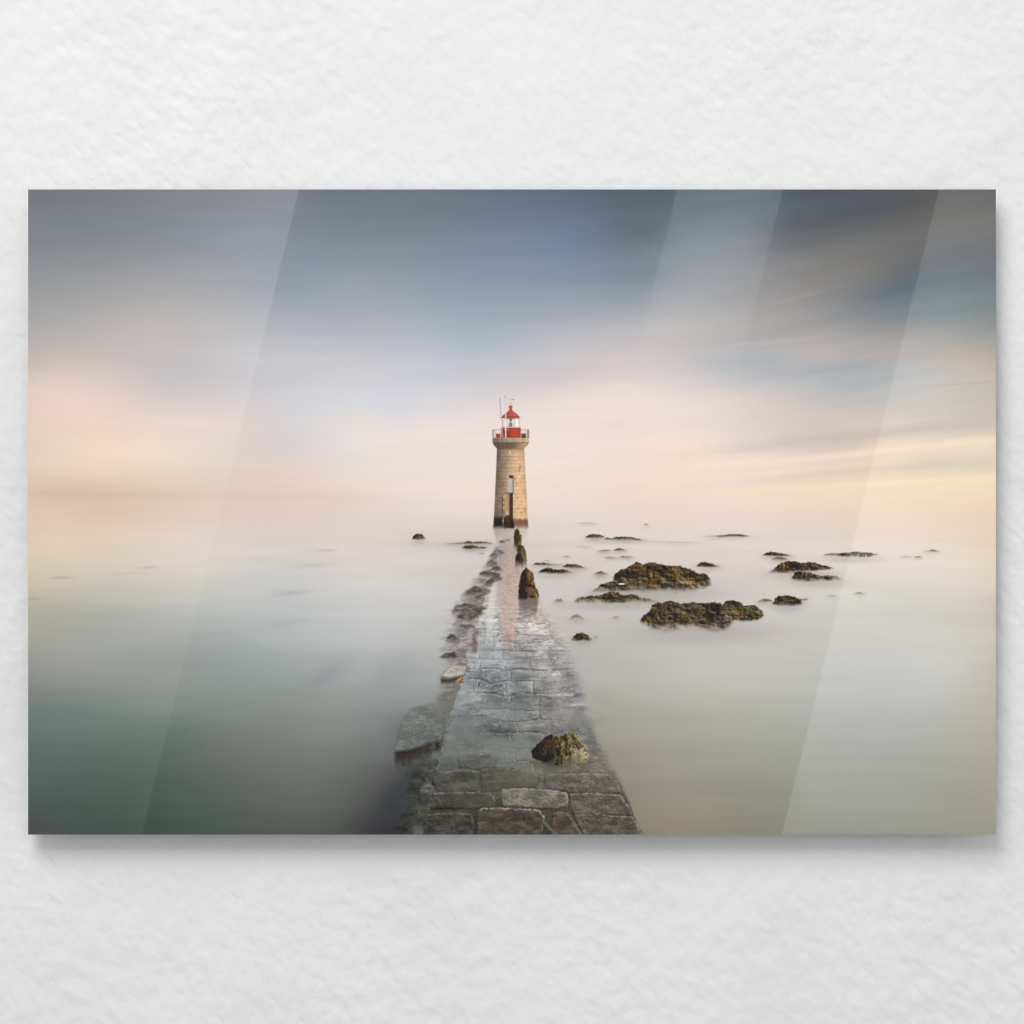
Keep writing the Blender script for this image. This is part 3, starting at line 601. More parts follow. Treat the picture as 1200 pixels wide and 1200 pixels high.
# corbel and gallery
def gallery(X, Y):
    l = np.interp(Y, [512.8, 518.6, 522, 525.8], [577.1, 577.1, 579.0, 582.3]); r = np.interp(Y, [512.8, 518.6, 522, 525.8], [619.9, 619.9, 618.0, 614.5])
    u = (X - l) / (r - l)
    c = mix(rgb(124, 112, 98), rgb(170, 148, 122), sm(.05, .45, u)); c = mix(c, rgb(214, 174, 130), sm(.4, .85, u))
    under = sm(518.2, 519.4, Y)
    c = c * (1 - .26 * under + .12 * under * sm(.7, .95, u))[..., None]; c = mix(c, rgb(86, 66, 46), .45 * under * np.exp(-((u - .45) / .22) ** 2))
    c = c * (1 - .45 * np.exp(-((Y - 518.6) / .45) ** 2) * (.4 + .6 * vn(X / 3, 0 * Y, 3)))[..., None]
    for k, jx in enumerate((589, 592.5, 594, 602.3, 604.6, 607.4, 612.5)):
        c = c * (1 - (.10 + .14 * (k % 3 == 0)) * np.exp(-((X - jx) / .5) ** 2) * (1 - under))[..., None]
    c = mix(c, rgb(205, 190, 168), .45 * np.exp(-((Y - 513.3) / .5) ** 2)); c = c + ((fbm(X / 1.8, Y / 1.6, 14, 3) - .5) * .13)[..., None]
    return np.clip(c, .05, 1), aa(np.maximum(l - X, X - r)) * aa(np.maximum(512.9 - Y, Y - 525.8))
paint((574, 510, 623, 528), gallery, ID_GALLERY, SS)
def shade_under(X, Y): return rgb(104, 84, 64), .40 * sm(529.5, 525.8, Y) * aa(np.maximum(582.6 - X, X - 614.2)) * aa(525.6 - Y)
paint((580, 524, 617, 531), shade_under, None, 2)
# lockers behind the railing, red drum, glass, lamp, roof
def locker(X, Y): return mix(rgb(196, 70, 46), rgb(150, 52, 40), sm(.5, .9, .5 + .5 * np.cos(X * 2.1))), aa(boxd(X, Y, 581.1, 508.2, 586.6, 513.2))
paint((579, 506, 589, 515), locker, ID_BOX, SS)
def locker2(X, Y): return mix(rgb(98, 90, 80), rgb(66, 60, 54), sm(.4, .6, fbm(X / 1.5, Y / 2, 3, 2))), aa(boxd(X, Y, 610.8, 508.0, 616.4, 513.2))
paint((609, 506, 619, 515), locker2, ID_BOX2, SS)
def drum(X, Y):
    u = (X - 587.6) / 22.6
    c = mix(rgb(108, 46, 38), rgb(158, 56, 42), sm(.02, .28, u)); c = mix(c, rgb(198, 74, 50), sm(.25, .65, u)); c = mix(c, rgb(180, 64, 48), sm(.85, 1, u))
    c = c * (1 - .12 * np.exp(-((np.mod(X, 3.4) - 1.7) / .35) ** 2))[..., None]
    c = mix(c, rgb(160, 50, 38), .8 * np.exp(-((Y - 502.6) / .6) ** 2)); c = c * (1 - .2 * sm(511, 513, Y))[..., None]
    return c, aa(boxd(X, Y, 587.6, 501.0, 610.1, 513.0), .5)
paint((585, 499, 613, 515), drum, ID_DRUM, SS)
def glass(X, Y):
    c = mix(rgb(238, 228, 216), rgb(250, 246, 240), sm(600, 603, X)); c = mix(c, rgb(214, 200, 188), sm(592, 588.6, X))
    c = mix(c, rgb(128, 116, 96), .95 * sm(491.6, 490.4, Y) * sm(590, 592, X)); c = mix(c, rgb(206, 186, 156), sm(491.6, 490.4, Y) * sm(602, 604, X))
    for bx, k in ((588.6, .8), (592.6, .5), (594.8, .4), (602.2, .75), (604.0, .45), (608.2, .8)):
        c = mix(c, rgb(168, 120, 100), k * np.exp(-((X - bx) / .42) ** 2))
    c = mix(c, rgb(176, 150, 128), .6 * np.exp(-((Y - 500.6) / .5) ** 2))
    return c, aa(boxd(X, Y, 588.3, 489.2, 608.5, 501.2))
paint((586, 487, 611, 503), glass, ID_GLASS, SS)
def lamp(X, Y):
    d = np.minimum(np.maximum(np.abs(X - 598.4) - 2.1 + .9 * sm(497, 494.5, Y), np.maximum(494.6 - Y, Y - 500.3)), np.maximum(np.abs(X - 598.5) - 1.3, np.maximum(491 - Y, Y - 493.8)))
    return mix(rgb(120, 122, 122), rgb(66, 66, 66), sm(495.5, 492, Y)), .88 * aa(d)
paint((594, 488, 603, 502), lamp, ID_LAMP, SS)
def roof(X, Y):
    hw = np.interp(Y, [479.0, 479.9, 481.5, 483.0, 485, 487, 488.2, 489.2], [1.3, 1.5, 2.5, 4.6, 7.3, 9.2, 9.9, 11.4])
    d = np.maximum(np.abs(X - 598.5) - hw, np.maximum(479 - Y, Y - 489.5))
    d = np.minimum(d, np.hypot(X - 598.4, Y - 477.1) - 2.25)
    u = (X - 587) / 23
    c = mix(rgb(150, 60, 46), rgb(198, 82, 62), sm(.1, .5, u)); c = mix(c, rgb(212, 100, 76), .6 * sm(.5, .7, u) * sm(.95, .75, u))
    c = mix(c, rgb(128, 46, 38), sm(487.6, 489.0, Y) * .85); c = c * (1 - .25 * sm(478.0, 479.2, Y) * sm(480.8, 479.6, Y))[..., None]
    return c, aa(d)
paint((584, 472, 614, 492), roof, ID_ROOF, SS)
def rail(X, Y):
    top = 503.6 + 1.6 * (1 - np.clip(((X - 598.5) / 21.2) ** 2, 0, 1)) * -1 + 1.0
    top2 = 502.8 - 0.0 * X
    m = .8 * aa(np.abs(Y - (503.2 + 1.2 * np.sqrt(np.clip(1 - ((X - 598.5) / 21.4) ** 2, 0, 1)) * -1 + 1.2)) - .3) * aa(np.abs(X - 598.5) - 21.3) * (np.abs(X - 598.5) > 10.5)
    post = 0
    for px, k, w in ((577.7, .85, .55), (578.9, .45, .35), (581.2, .55, .35), (586.0, .35, .3), (611.2, .4, .3), (615.4, .5, .3), (617.6, .55, .35), (618.8, .8, .65), (619.6, .75, .4)):
        post = np.maximum(post, k * aa(np.abs(X - px) - w) * aa(np.maximum(503.4 - Y, Y - 513.2)))
    return rgb(92, 90, 88), np.maximum(m, post)
paint((575, 500, 622, 515), rail, ID_RAIL, SS, .3)
def mast2(X, Y): return mix(rgb(150, 144, 142), rgb(214, 196, 188), sm(470, 500, Y)), .8 * aa(segd(X, Y, 585.5, 466, 587.2, 488, .45, .5)) + .0
paint((583, 464, 592, 490), mast2, ID_MAST2, SS, .35)
def mast2b(X, Y): return rgb(226, 190, 180), .85 * aa(segd(X, Y, 588.2, 501, 589.6, 512.5, .5, .55))
paint((586, 499, 592, 514), mast2b, ID_MAST2, SS, .4)
def mast(X, Y):
    c = mix(rgb(206, 198, 196), rgb(238, 226, 220), sm(476, 486, Y)); c = mix(c, rgb(96, 90, 90), sm(466, 465, Y))
    return c, np.maximum(.75 * aa(segd(X, Y, 591.8, 464.6, 592.5, 482, .5)), .95 * aa(segd(X, Y, 592.5, 482, 592.6, 513, .75)))
paint((589, 462, 595, 515), mast, ID_MAST, SS, .4)
def yard(X, Y): return rgb(232, 206, 196), .8 * aa(segd(X, Y, 590.5, 503.3, 596, 503.3, .35))
paint((588, 501, 598, 505), yard, None, SS)
def eave(X, Y): return rgb(120, 96, 86), .7 * aa(segd(X, Y, 586.4, 489.3, 589, 489.2, .55))
paint((584, 487, 591, 491), eave, None, SS)
def vane(X, Y):
    m = .75 * aa(np.hypot((X - 601) / 1.25, (Y - 468.1) / .8) - .75, .5); c = rgb(178, 62, 84) + 0 * X[..., None]
    dots = 0
    for dx in (594.6, 597.6, 599.8, 602.2): dots = np.maximum(dots, .55 * aa(np.hypot((X - dx) / 1.1, (Y - 472.6) / .5) - .6, .5))
    for dx in (595, 598.4): dots = np.maximum(dots, .32 * aa(np.hypot(X - dx, Y - 467.8) - .7, .5))
    c = np.where((dots > m)[..., None], rgb(128, 108, 112), c)
    return c, np.maximum(np.maximum(m, dots), .22 * aa(np.abs(X - 598.5) - .25) * aa(np.maximum(465 - Y, Y - 475)))
paint((592, 463, 606, 476), vane, ID_VANE, SS, .4)

i0, j0, i1, j1 = window(570, 455, 626, 622)
lh = np.isin(idm[j0:j1, i0:i1], np.arange(ID_TOWER, ID_BOX2 + 1))
v = img[j0:j1, i0:i1]; gv = (v @ np.array([.30, .59, .11]))[..., None]
img[j0:j1, i0:i1] = np.where(lh[..., None], (gv + (v - gv) * .84) * np.array([1.015, .99, 1.0]), v)
# ------------------------------------------------------------------ causeway
ID_CAUSE = new_id('causeway', None, 'wet stone causeway running out to the lighthouse')
YH = 600.0
XLy = [619, 630, 660, 690, 720, 760, 790, 815, 845, 875, 905, 940, 978]
XLx = [593, 589, 580.5, 571, 562, 551.5, 545, 536, 526, 518, 512, 505, 497]
XRy = [619, 640, 665, 705, 720, 745, 760, 800, 836, 850, 865, 890, 917, 940, 960, 978]
XRx = [604, 606, 611, 628, 640, 657, 665, 679, 687, 694, 700, 712, 727, 736, 743, 748.5]
# rubble along the left side: first its shaded mass, then single humps
def rubble_bed(X, Y):
    xl = np.interp(Y, XLy, XLx)
    out = np.interp(Y, [624, 640, 660, 690, 705, 730, 760, 790, 830, 880, 978], [2, 6, 12, 24, 32, 32, 33, 27, 22, 40, 40])
    u = (xl - X) / out
    n = fbm(X / 14, Y / 4.5, 3, 4)
    m = sm(-.15, .0, u) * sm(1.25, .35, u + (n - .5) * .6) * sm(628, 650, Y) * sm(985, 900, Y)
    c = mix(rgb(152, 145, 138), rgb(182, 176, 169), n); c = mix(c, rgb(104, 96, 89), .80 * sm(.34, .68, fbm(X / 12, Y / 3.4, 11, 3)))
    c = c * (1 + (fbm(X / 5, Y / 1.6, 15, 3) - .5) * .22)[..., None]
    c = mix(c, mix(rgb(92, 98, 98), rgb(64, 68, 66), n), sm(800, 850, Y))
    return c, .88 * m
paint((455, 622, 596, 979), rubble_bed, ID_CAUSE, 1, .42)
def bed_low(X, Y):
    xl = np.interp(Y, XLy, XLx)
    u = (xl - X) / 34.0
    n = fbm(X / 10, Y / 9, 33, 4)
    m = sm(-.1, .02, u) * sm(1.1, .5, u + (n - .5) * .7) * sm(872, 895, Y)
    c = mix(rgb(50, 51, 48), rgb(78, 79, 74), sm(.2, .8, n)); c = mix(c, rgb(80, 78, 56), .45 * sm(.45, .75, fbm(X / 9, Y / 7, 8, 3)))
    # pale washed faces of the wall stones
    c = mix(c, rgb(128, 130, 120), .6 * sm(.45, .80, fbm(X / 8 + 3, Y / 9, 55, 3)) * sm(.75, .25, u))
    c = c * (1 + .3 * (fbm(X / 2.5, Y / 3, 57, 3) - .5))[..., None]
    return c, .92 * m
paint((455, 868, 530, 979), bed_low, ID_CAUSE, 1, .5)
def hump(pts, seed, dark=.55, fade=.5, c0=(88, 80, 74), c1=(150, 142, 134), wet=.5, label=None):
    P = np.asarray(pts, float); x0, y0 = P.min(0); x1, y1 = P.max(0)
    pid = new_id('rubble_stone', ID_CAUSE, label)
    def fn(X, Y):
        d = sdf(X + (fbm(X / 6, Y / 6, seed, 2) - .5) * 3.5, Y + (fbm(X / 6, Y / 6, seed + 3, 2) - .5) * 2.4, P)
        t = (Y - y0) / (y1 - y0); u = (X - x0) / (x1 - x0)
        n = fbm(X / 7, Y / 3.0, seed + 9, 4)
        s_ = min(2.6, .6 + .09 * (y1 - y0))
        c = mix(rgb(*c0), rgb(*c1), sm(.25, .80, n + .35 * (t - .45))); c = mix(c, rgb(206, 199, 191), wet * sm(.55, .9, fbm(X / 8, Y / 2.2, seed + 21, 3) + .25 * (t - .4)))
        c = c * (1 + (fbm(X / 2.4, Y / 1.6, seed + 33, 2) - .5) * .20)[..., None]
        return c, dark * sm(s_ * .6, -s_, d) * (1 - sm(.30, 1.02, t + (n - .5) * .3))
    paint((x0 - 4, y0 - 4, x1 + 4, y1 + 4), fn, pid, 1, .4)
G = lambda *p: zp(500, 620, 6.667, *p)
H2 = lambda *p: zp(500, 700, 6.667, *p)
def causeway(X, Y):
    xl, xr = np.interp(Y, XLy, XLx), np.interp(Y, XRy, XRx)
    wob = (fbm(X / 9, Y / 5, 41, 3) - .5)
    u = (X - xl) / (xr - xl)
    wr = np.interp(Y, [620, 700, 760, 860, 978], [2.0, 9.0, 9.0, 6.0, 2.2])
    mr = sm(wr, -wr, X - xr + wob * 6)
    ml = sm(-1.0, .8, X - xl + wob * np.interp(Y, [630, 740, 800, 978], [5, 3.5, 4, 7]))
    m = ml * mr * sm(618, 640, Y)
    # colour of the wet stone down the length of the causeway
    def ramp(yy, tab):
        t = np.array(tab, float); return np.stack([np.interp(yy, t[:, 0], t[:, k]) for k in (1, 2, 3)], -1) / 255.0
    left = ramp(Y, [(620, 192, 178, 168), (645, 172, 159, 151), (675, 168, 157, 149), (700, 196, 189, 181), (735, 196, 195, 192), (770, 160, 167, 170), (800, 144, 152, 155), (830, 130, 138, 139), (860, 112, 118, 115), (890, 96, 99, 92), (920, 74, 74, 68), (950, 62, 61, 56), (978, 54, 53, 49)])
    right = ramp(Y, [(620, 196, 180, 170), (650, 184, 166, 156), (700, 200, 184, 174), (735, 208, 198, 190), (770, 178, 173, 170), (800, 163, 160, 158), (830, 150, 148, 145), (860, 136, 133, 128), (890, 124, 118, 108), (920, 98, 92, 83), (950, 80, 74, 67), (978, 66, 60, 54)])
    c = mix(left, right, sm(.25, .75, u))
    c = c * (1 - .10 * sm(720, 770, Y) * sm(900, 860, Y))[..., None] * np.array([.995, 1.0, 1.004])
    # ripples and worn stone faces: sideways near the eye, finer with distance
    depth = 1.0 / (Y - YH + 4) / .00023
    sc = (Y - YH) / 130.0
    uu = (u - .5) * 10
    dr = depth + (fbm(uu * .35, depth * .30, 61, 3) - .5) * 1.1
    row = np.floor(dr); fr = dr - row
    k1 = sm(.56, .80, vn(uu * .85 + row * 13.7, row * 7.1, 63)); k2 = sm(.45, .7, vn(uu * .5 + row * 5.3 + 40, row * 3.7, 64))
    amp = np.interp(Y, [640, 690, 735, 800, 850, 885, 978], [.0, .25, .9, 1.0, .7, .25, .0])
    line = np.exp(-(np.minimum(fr, 1 - fr) / (.07 + .14 * vn(uu * 1.3, row * 3.3, 69))) ** 2) * k1
    shelf = np.exp(-((fr - .22) / .16) ** 2) * k2 * sm(.35, .6, fbm(uu * 1.5, depth * 1.3, 65, 3))
    c = c * (1 - .26 * amp * line)[..., None]
    c = mix(c, rgb(216, 211, 203), .50 * amp * shelf)
    soft_ = (fbm(uu * .9, depth * .9, 67, 3) - .5) * np.interp(Y, [640, 700, 740, 900, 978], [.06, .32, .55, .42, .25])
    chip = (fbm((X + .9 * Y) / 5.5, (Y - .35 * X) / 2.3, 88, 3) - .5) * np.interp(Y, [640, 700, 740, 840, 900, 978], [.06, .10, .16, .20, .22, .26])
    c = c * (1 + soft_ + chip)[..., None]
    # laid blocks: courses across, staggered joints, each a little different, half drowned here and there
    wx_ = (fbm(X / 16, Y / 9, 101, 3) - .5); wy_ = (fbm(X / 18, Y / 12, 103, 3) - .5)
    D = 1.0 / (Y - YH) / .00023; D = np.where(D < 19, D, 19 + (D - 19) * .62) + wy_ * .55 + .2; R_ = np.floor(D); fd = D - R_
    bu = u / .23 + _hash(R_, R_ * 0, 105) + wx_ * .22; K_ = np.floor(bu); fu = bu - K_
    dyp = (Y - YH) ** 2 * .00023 * np.where(Y > 828, 1, 1.3); dxp = .23 * (xr - xl)
    tone_ = _hash(R_, K_, 107) - .5
    seen = sm(.25, .6, fbm(X / 30, Y / 14, 109, 3) + .25 * sm(.5, .2, np.abs(u - .45))) * np.interp(Y, [690, 735, 780, 860, 900, 978], [.0, .45, .9, .95, .7, .5])
    seen = seen * (1 - .75 * sm(.42, .15, u) * sm(790, 830, Y)) * (1 - .72 * sm(.55, .78, u))
    fnt = np.exp(-(fd * dyp / 1.3) ** 2); far = np.exp(-(((1 - fd) * dyp - 1.0) / 1.1) ** 2); lft = np.exp(-(fu * dxp / 1.4) ** 2); rgt = np.exp(-(((1 - fu) * dxp - .8) / 1.2) ** 2)
    c = c * (1 + seen * (.22 * tone_ - .42 * fnt - .30 * lft * (fd > .1)))[..., None]
    c = mix(c, rgb(206, 202, 192), seen * np.clip(.34 * far * sm(.3, .6, vn(X / 4, Y / 3, 111)) + .55 * rgt * sm(.3, .6, vn(X / 3, Y / 4, 113)), 0, .6) * sm(960, 880, Y))
    gl = sm(.66, .82, vn((X + .6 * Y) / 2.6, (Y - .2 * X) / 1.1, 93)) * np.interp(Y, [665, 700, 735, 760, 800, 880], [.0, .32, .60, .52, .42, .15])
    c = mix(c, rgb(228, 221, 213), gl * (.4 + .6 * k2))
    gd = sm(.30, .16, vn((X + .6 * Y) / 4.0, (Y - .2 * X) / 1.3, 95)) * np.interp(Y, [665, 700, 735, 760, 800, 880], [.0, .32, .55, .40, .24, .0])
    c = mix(c, rgb(120, 112, 106), gd)
    # the film of milky water over the middle and left
    fog = fbm(X / 60, Y / 22, 47, 3)
    c = mix(c, mix(rgb(184, 187, 185), rgb(132, 139, 134), sm(760, 870, Y)), .50 * sm(.42, .72, fog) * sm(.85, .2, u) * sm(720, 790, Y) * sm(960, 860, Y))
    return np.clip(c, .03, 1), m
paint((480, 617, 770, 979), causeway, ID_CAUSE, 2, .5)
# broad reflections lying on the wet paving: pale sky strip on the left, the tower's warm strip, the post's dark one
def strips(X, Y):
    sp = 1 + 0 * X
    n = fbm(X / 5, Y / 1.5, 71, 3)
    n2 = fbm(X / 1.6, Y / 1.1, 73, 2)
    a = sm(0, 4, X - np.interp(Y, [676, 700, 760], [577, 571, 566])) * sm(0, -4, X - np.interp(Y, [676, 700, 735, 770], [585, 583, 580, 578])) * sm(674, 690, Y) * sm(775, 725, Y)
    return rgb(222, 216, 210), .62 * a * (.9 + .6 * (n - .3))
paint((555, 670, 600, 780), strips, None, 2)
def warm(X, Y):
    n = fbm(X / 4, Y / 1.4, 75, 3); n2 = vn(X / .9, Y / .9, 79)
    l = np.interp(Y, [628, 660, 700, 735, 750, 790], [592, 590, 584, 586, 590, 594]); r = np.interp(Y, [628, 660, 700, 735, 760, 790], [602, 603.5, 606.5, 605, 602, 600])
    a = sm(-3, 3, X - l + (n - .5) * 7) * sm(3, -3, X - r + (n - .5) * 7) * sm(632, 660, Y) * sm(790, 725, Y)
    c = mix(rgb(166, 142, 130), rgb(206, 179, 163), sm(.2, .8, n2 * .5 + n * .6)); c = mix(c, rgb(198, 134, 112), .5 * sm(735, 745, Y) * sm(757, 748, Y))
    c = mix(c, rgb(226, 202, 186), .5 * sm(.78, .92, n2) * sm(670, 690, Y))
    return c, a * np.interp(Y, [632, 660, 700, 760], [.40, .6, .80, .62]) * (.45 + .9 * sm(.3, .7, n))
paint((570, 626, 620, 775), warm, None, 2)
def redglint(X, Y):
    n = fbm(X / 5, Y / 1.0, 81, 2)
    return mix(rgb(200, 134, 102), rgb(168, 108, 96), sm(735, 748, Y)), .35 * sm(.50, .62, n) * (np.exp(-((X - 600) / 6) ** 2 - ((Y - 732) / 2.0) ** 2) + .8 * np.exp(-((X - 596) / 6) ** 2 - ((Y - 748) / 5) ** 2))
paint((580, 724, 615, 764), redglint, None, 2)
def weedline(X, Y):                                  # brown weed caught along the left kerb
    n = fbm(X / 3, Y / 4, 85, 3)
    xx = np.interp(Y, [736, 750, 766], [560, 556.5, 554.5])
    return mix(rgb(84, 62, 48), rgb(128, 92, 68), n), .62 * sm(5.5, .0, np.abs(X - xx) + (n - .5) * 9) * sm(735, 741, Y) * sm(769, 762, Y)
paint((540, 732, 570, 772), weedline, None, 2)

for k, (p, dk) in enumerate([
    (G((552, 105), (575, 88), (605, 94), (618, 110), (580, 118)), .62), (G((610, 95), (635, 78), (660, 84), (664, 100), (630, 102)), .5),
    (G((508, 185), (520, 162), (555, 158), (600, 168), (610, 190), (560, 205), (515, 200)), .75), (G((488, 215), (500, 195), (540, 190), (575, 205), (560, 228), (500, 232)), .7),
    (G((455, 280), (470, 252), (510, 243), (545, 258), (550, 285), (500, 300)), .72), (G((500, 320), (530, 288), (570, 290), (585, 325), (540, 345)), .66),
    (G((398, 390), (412, 345), (450, 322), (500, 332), (560, 340), (600, 372), (560, 388), (470, 395)), .72), (G((415, 455), (460, 412), (500, 375), (560, 362), (590, 385), (540, 415), (500, 455), (450, 480)), .78),
    (G((268, 540), (300, 480), (370, 445), (430, 455), (480, 470), (500, 485), (440, 545), (360, 570), (290, 580)), .66),
    (G((195, 640), (230, 595), (300, 575), (360, 590), (440, 600), (470, 625), (400, 660), (300, 670), (210, 690)), .62),
    (H2((200, 110), (240, 70), (300, 48), (330, 70), (300, 100), (260, 130), (215, 170)), .62), (H2((195, 255), (215, 200), (250, 130), (330, 95), (430, 100), (460, 130), (380, 165), (290, 190), (230, 240)), .6),
    (H2((140, 385), (150, 320), (190, 280), (250, 300), (270, 345), (230, 400)), .85), (H2((90, 468), (150, 438), (220, 422), (250, 450), (230, 480), (150, 500)), .75),
    (H2((270, 250), (330, 235), (345, 260), (300, 290)), .4), (H2((215, 235), (280, 205), (360, 215), (380, 245), (300, 260)), .45),
]):
    hump(p, 200 + 7 * k, min(1, dk * (1.22 if k < 10 else 1.5)), .45, (70, 63, 57), (128, 119, 111), .25 if k < 8 else .6)

# single paving stones that stand clear of the water
def stone(pts, seed, c0, c1, rim=.5, label=None, alpha=1.0, red=0.0, gap=.8, soft=.9, name='paving_stone', grain=1.0, rimc=(188, 180, 166), mist=0.0, grow=None):
    P = np.asarray(pts, float); x0, y0 = P.min(0); x1, y1 = P.max(0)
    if grow is None: grow = 1.3 if name == 'paving_stone' and y1 > 884 and seed > 400 else 0.0
    pid = new_id(name, ID_CAUSE, label)
    def shadow(X, Y):
        d = sdf(X + (fbm(X / 5, Y / 5, seed, 2) - .5) * 2, Y + (fbm(X / 5, Y / 5, seed + 2, 2) - .5) * 2, P)
        return rgb(46, 45, 42), 1.15 * gap * sm(3.6, -.8, d)
    if gap: paint((x0 - 5, y0 - 5, x1 + 5, y1 + 5), shadow, None, 1)
    def fn(X, Y):
        jx = (fbm(X / 4, Y / 4, seed, 3) - .5) * 2.4; jy = (fbm(X / 4, Y / 4, seed + 5, 3) - .5) * 2.0
        d = sdf(X + jx, Y + jy, P) - grow
        n = fbm(X / 9, Y / 5, seed + 9, 4)
        def H(x, y): return ridge((x * .9 - y * .5) / 7.5, (y * .9 + x * .35) / 4.0, seed + 40, 4) + .5 * fbm(x / 2.2, y / 1.8, seed + 50, 2)
        sl = (H(X + .5, Y - .6) - H(X - .5, Y + .6)) * 0.40
        c = mix(rgb(*c0), rgb(*c1), sm(.15, .85, n)) * np.array([1.02, 1.0, .965]); c = c * (1 + np.clip(sl * grain, -.55, .8) + .26 * (fbm(X / 1.4, Y / 1.3, seed + 77, 3) - .5))[..., None]
        c = mix(c, rgb(92, 68, 55), red * .45 * sm(.48, .70, fbm(X / 8, Y / 5, seed + 31, 3)))
        e = sdf(X + jx + .9, Y + jy - 1.5, P) - grow                      # rim: lit along the far and right edges
        rimm = sm(-1.2, .6, e) * (d < .5)
        c = mix(c, rgb(*rimc), rim * rimm * (.35 + .65 * sm(.35, .6, vn(X / 3, Y / 3, seed + 3))))
        low = sdf(X + jx - .3, Y + jy + 2.2, P) - grow; c = c * (1 - .40 * sm(-1.5, 1.2, low) * (d < .5))[..., None]
        fgm = mist * sm(.35, .75, fbm(X / 22, Y / 12, seed + 90, 2) + .25 * ((Y - y0) / (y1 - y0) - .5))
        return np.clip(c, .03, 1), alpha * sm(soft, -soft, d) * (1 - fgm)
    paint((x0 - 4, y0 - 4, x1 + 4, y1 + 4), fn, pid, 2, .45)
E = lambda *p: zp(455, 880, 6.667, *p)
F = lambda *p: zp(590, 880, 6.667, *p)
E0 = lambda *p: zp(455, 780, 6.667, *p)
F0 = lambda *p: zp(590, 780, 6.667, *p)
# foreground
dk0, dk1 = (62, 58, 52), (98, 92, 83)
stone(E((560, 40), (700, 25), (800, 30), (850, 70), (850, 130), (700, 140), (560, 130)), 401, (84, 85, 80), (110, 109, 102), .75, None, .85, 0, .45, mist=.3)
stone(E((385, 165), (600, 158), (690, 162), (690, 235), (675, 318), (400, 322), (350, 250)), 412, (68, 68, 63), (96, 94, 88), .6, None, .9, 0, .5, mist=.25)
stone(E((335, 335), (600, 325), (790, 328), (830, 380), (815, 440), (690, 448), (340, 450), (318, 400)), 423, (60, 60, 56), (88, 86, 80), .6, None, .95, 0, .6)
stone(E((310, 500), (560, 490), (645, 500), (660, 560), (655, 700), (290, 700), (285, 580)), 434, (54, 54, 51), (84, 82, 77), .35, None, .95, 0, .5)
stone(E((728, 150), (850, 142), (1000, 150), (1120, 168), (1180, 200), (1150, 280), (1000, 300), (900, 300), (740, 318), (725, 220)), 445, (68, 62, 57), (98, 92, 84), .6, 'reddish brown paving stone with a pale top rim behind the pale grey one', .95, .55, .8, mist=.25)
stone(F((330, 190), (480, 185), (700, 180), (830, 195), (885, 250), (915, 330), (760, 338), (520, 322), (440, 310), (330, 270)), 456, (90, 87, 82), (124, 118, 110), .55, None, .9, 0, .5, mist=.3, grain=1.2)
stone(F((525, 340), (700, 335), (915, 350), (960, 420), (1000, 500), (760, 505), (560, 500), (530, 430)), 467, (82, 79, 74), (114, 109, 102), .6, None, .95, 0, .6, grain=1.25)
stone(F((565, 505), (720, 500), (1000, 520), (1050, 600), (1080, 670), (640, 670), (590, 590)), 478, (70, 67, 62), (104, 99, 92), .5, None, 1, .15, .6, grain=1.25)
stone(F((395, 490), (490, 485), (540, 540), (600, 650), (610, 670), (425, 670), (385, 600)), 489, (66, 61, 56), (96, 90, 82), .45, None, 1, .35, .7)
stone(E((898, 310), (960, 302), (1060, 298), (1200, 306), (1300, 316), (1390, 330), (1400, 400), (1390, 440), (1300, 452), (1180, 448), (1000, 432), (905, 436), (890, 380)), 500, (96, 93, 86), (140, 135, 124), .8, 'pale grey rough paving stone with a bright chipped top', 1, .05, .85, grain=1.35)
stone(E((710, 475), (730, 455), (830, 450), (1000, 456), (1130, 460), (1180, 475), (1215, 520), (1205, 580), (1190, 640), (1180, 672), (705, 672), (700, 580)), 511, (62, 58, 53), (96, 91, 83), .85, 'dark reddish paving stone cut by the bottom edge of the picture', 1, .7, .85, rimc=(204, 192, 176))
def cracks(X, Y):
    d = np.minimum(segd(X, Y, 665, 950, 674, 966, .7, .9), segd(X, Y, 674, 966, 682, 978.5, .9, 1.1))
    d2 = segd(X, Y, 636, 962, 652, 978.5, 1.2, 2.0)
    return np.where((d2 < d)[..., None], rgb(118, 124, 110), rgb(112, 102, 82)), .6 * sm(1.0, -.3, np.minimum(d, d2) + (fbm(X / 2, Y / 2, 3, 2) - .5) * 1.4)
paint((625, 945, 690, 979), cracks, None, 2)
def pool(X, Y): return rgb(66, 71, 82), .8 * sm(1.0, -1.0, boxd(X, Y, 559.5, 906, 563.8, 926) + (fbm(X / 3, Y / 4, 4, 2) - .5) * 2)
paint((555, 900, 570, 932), pool, None, 1)
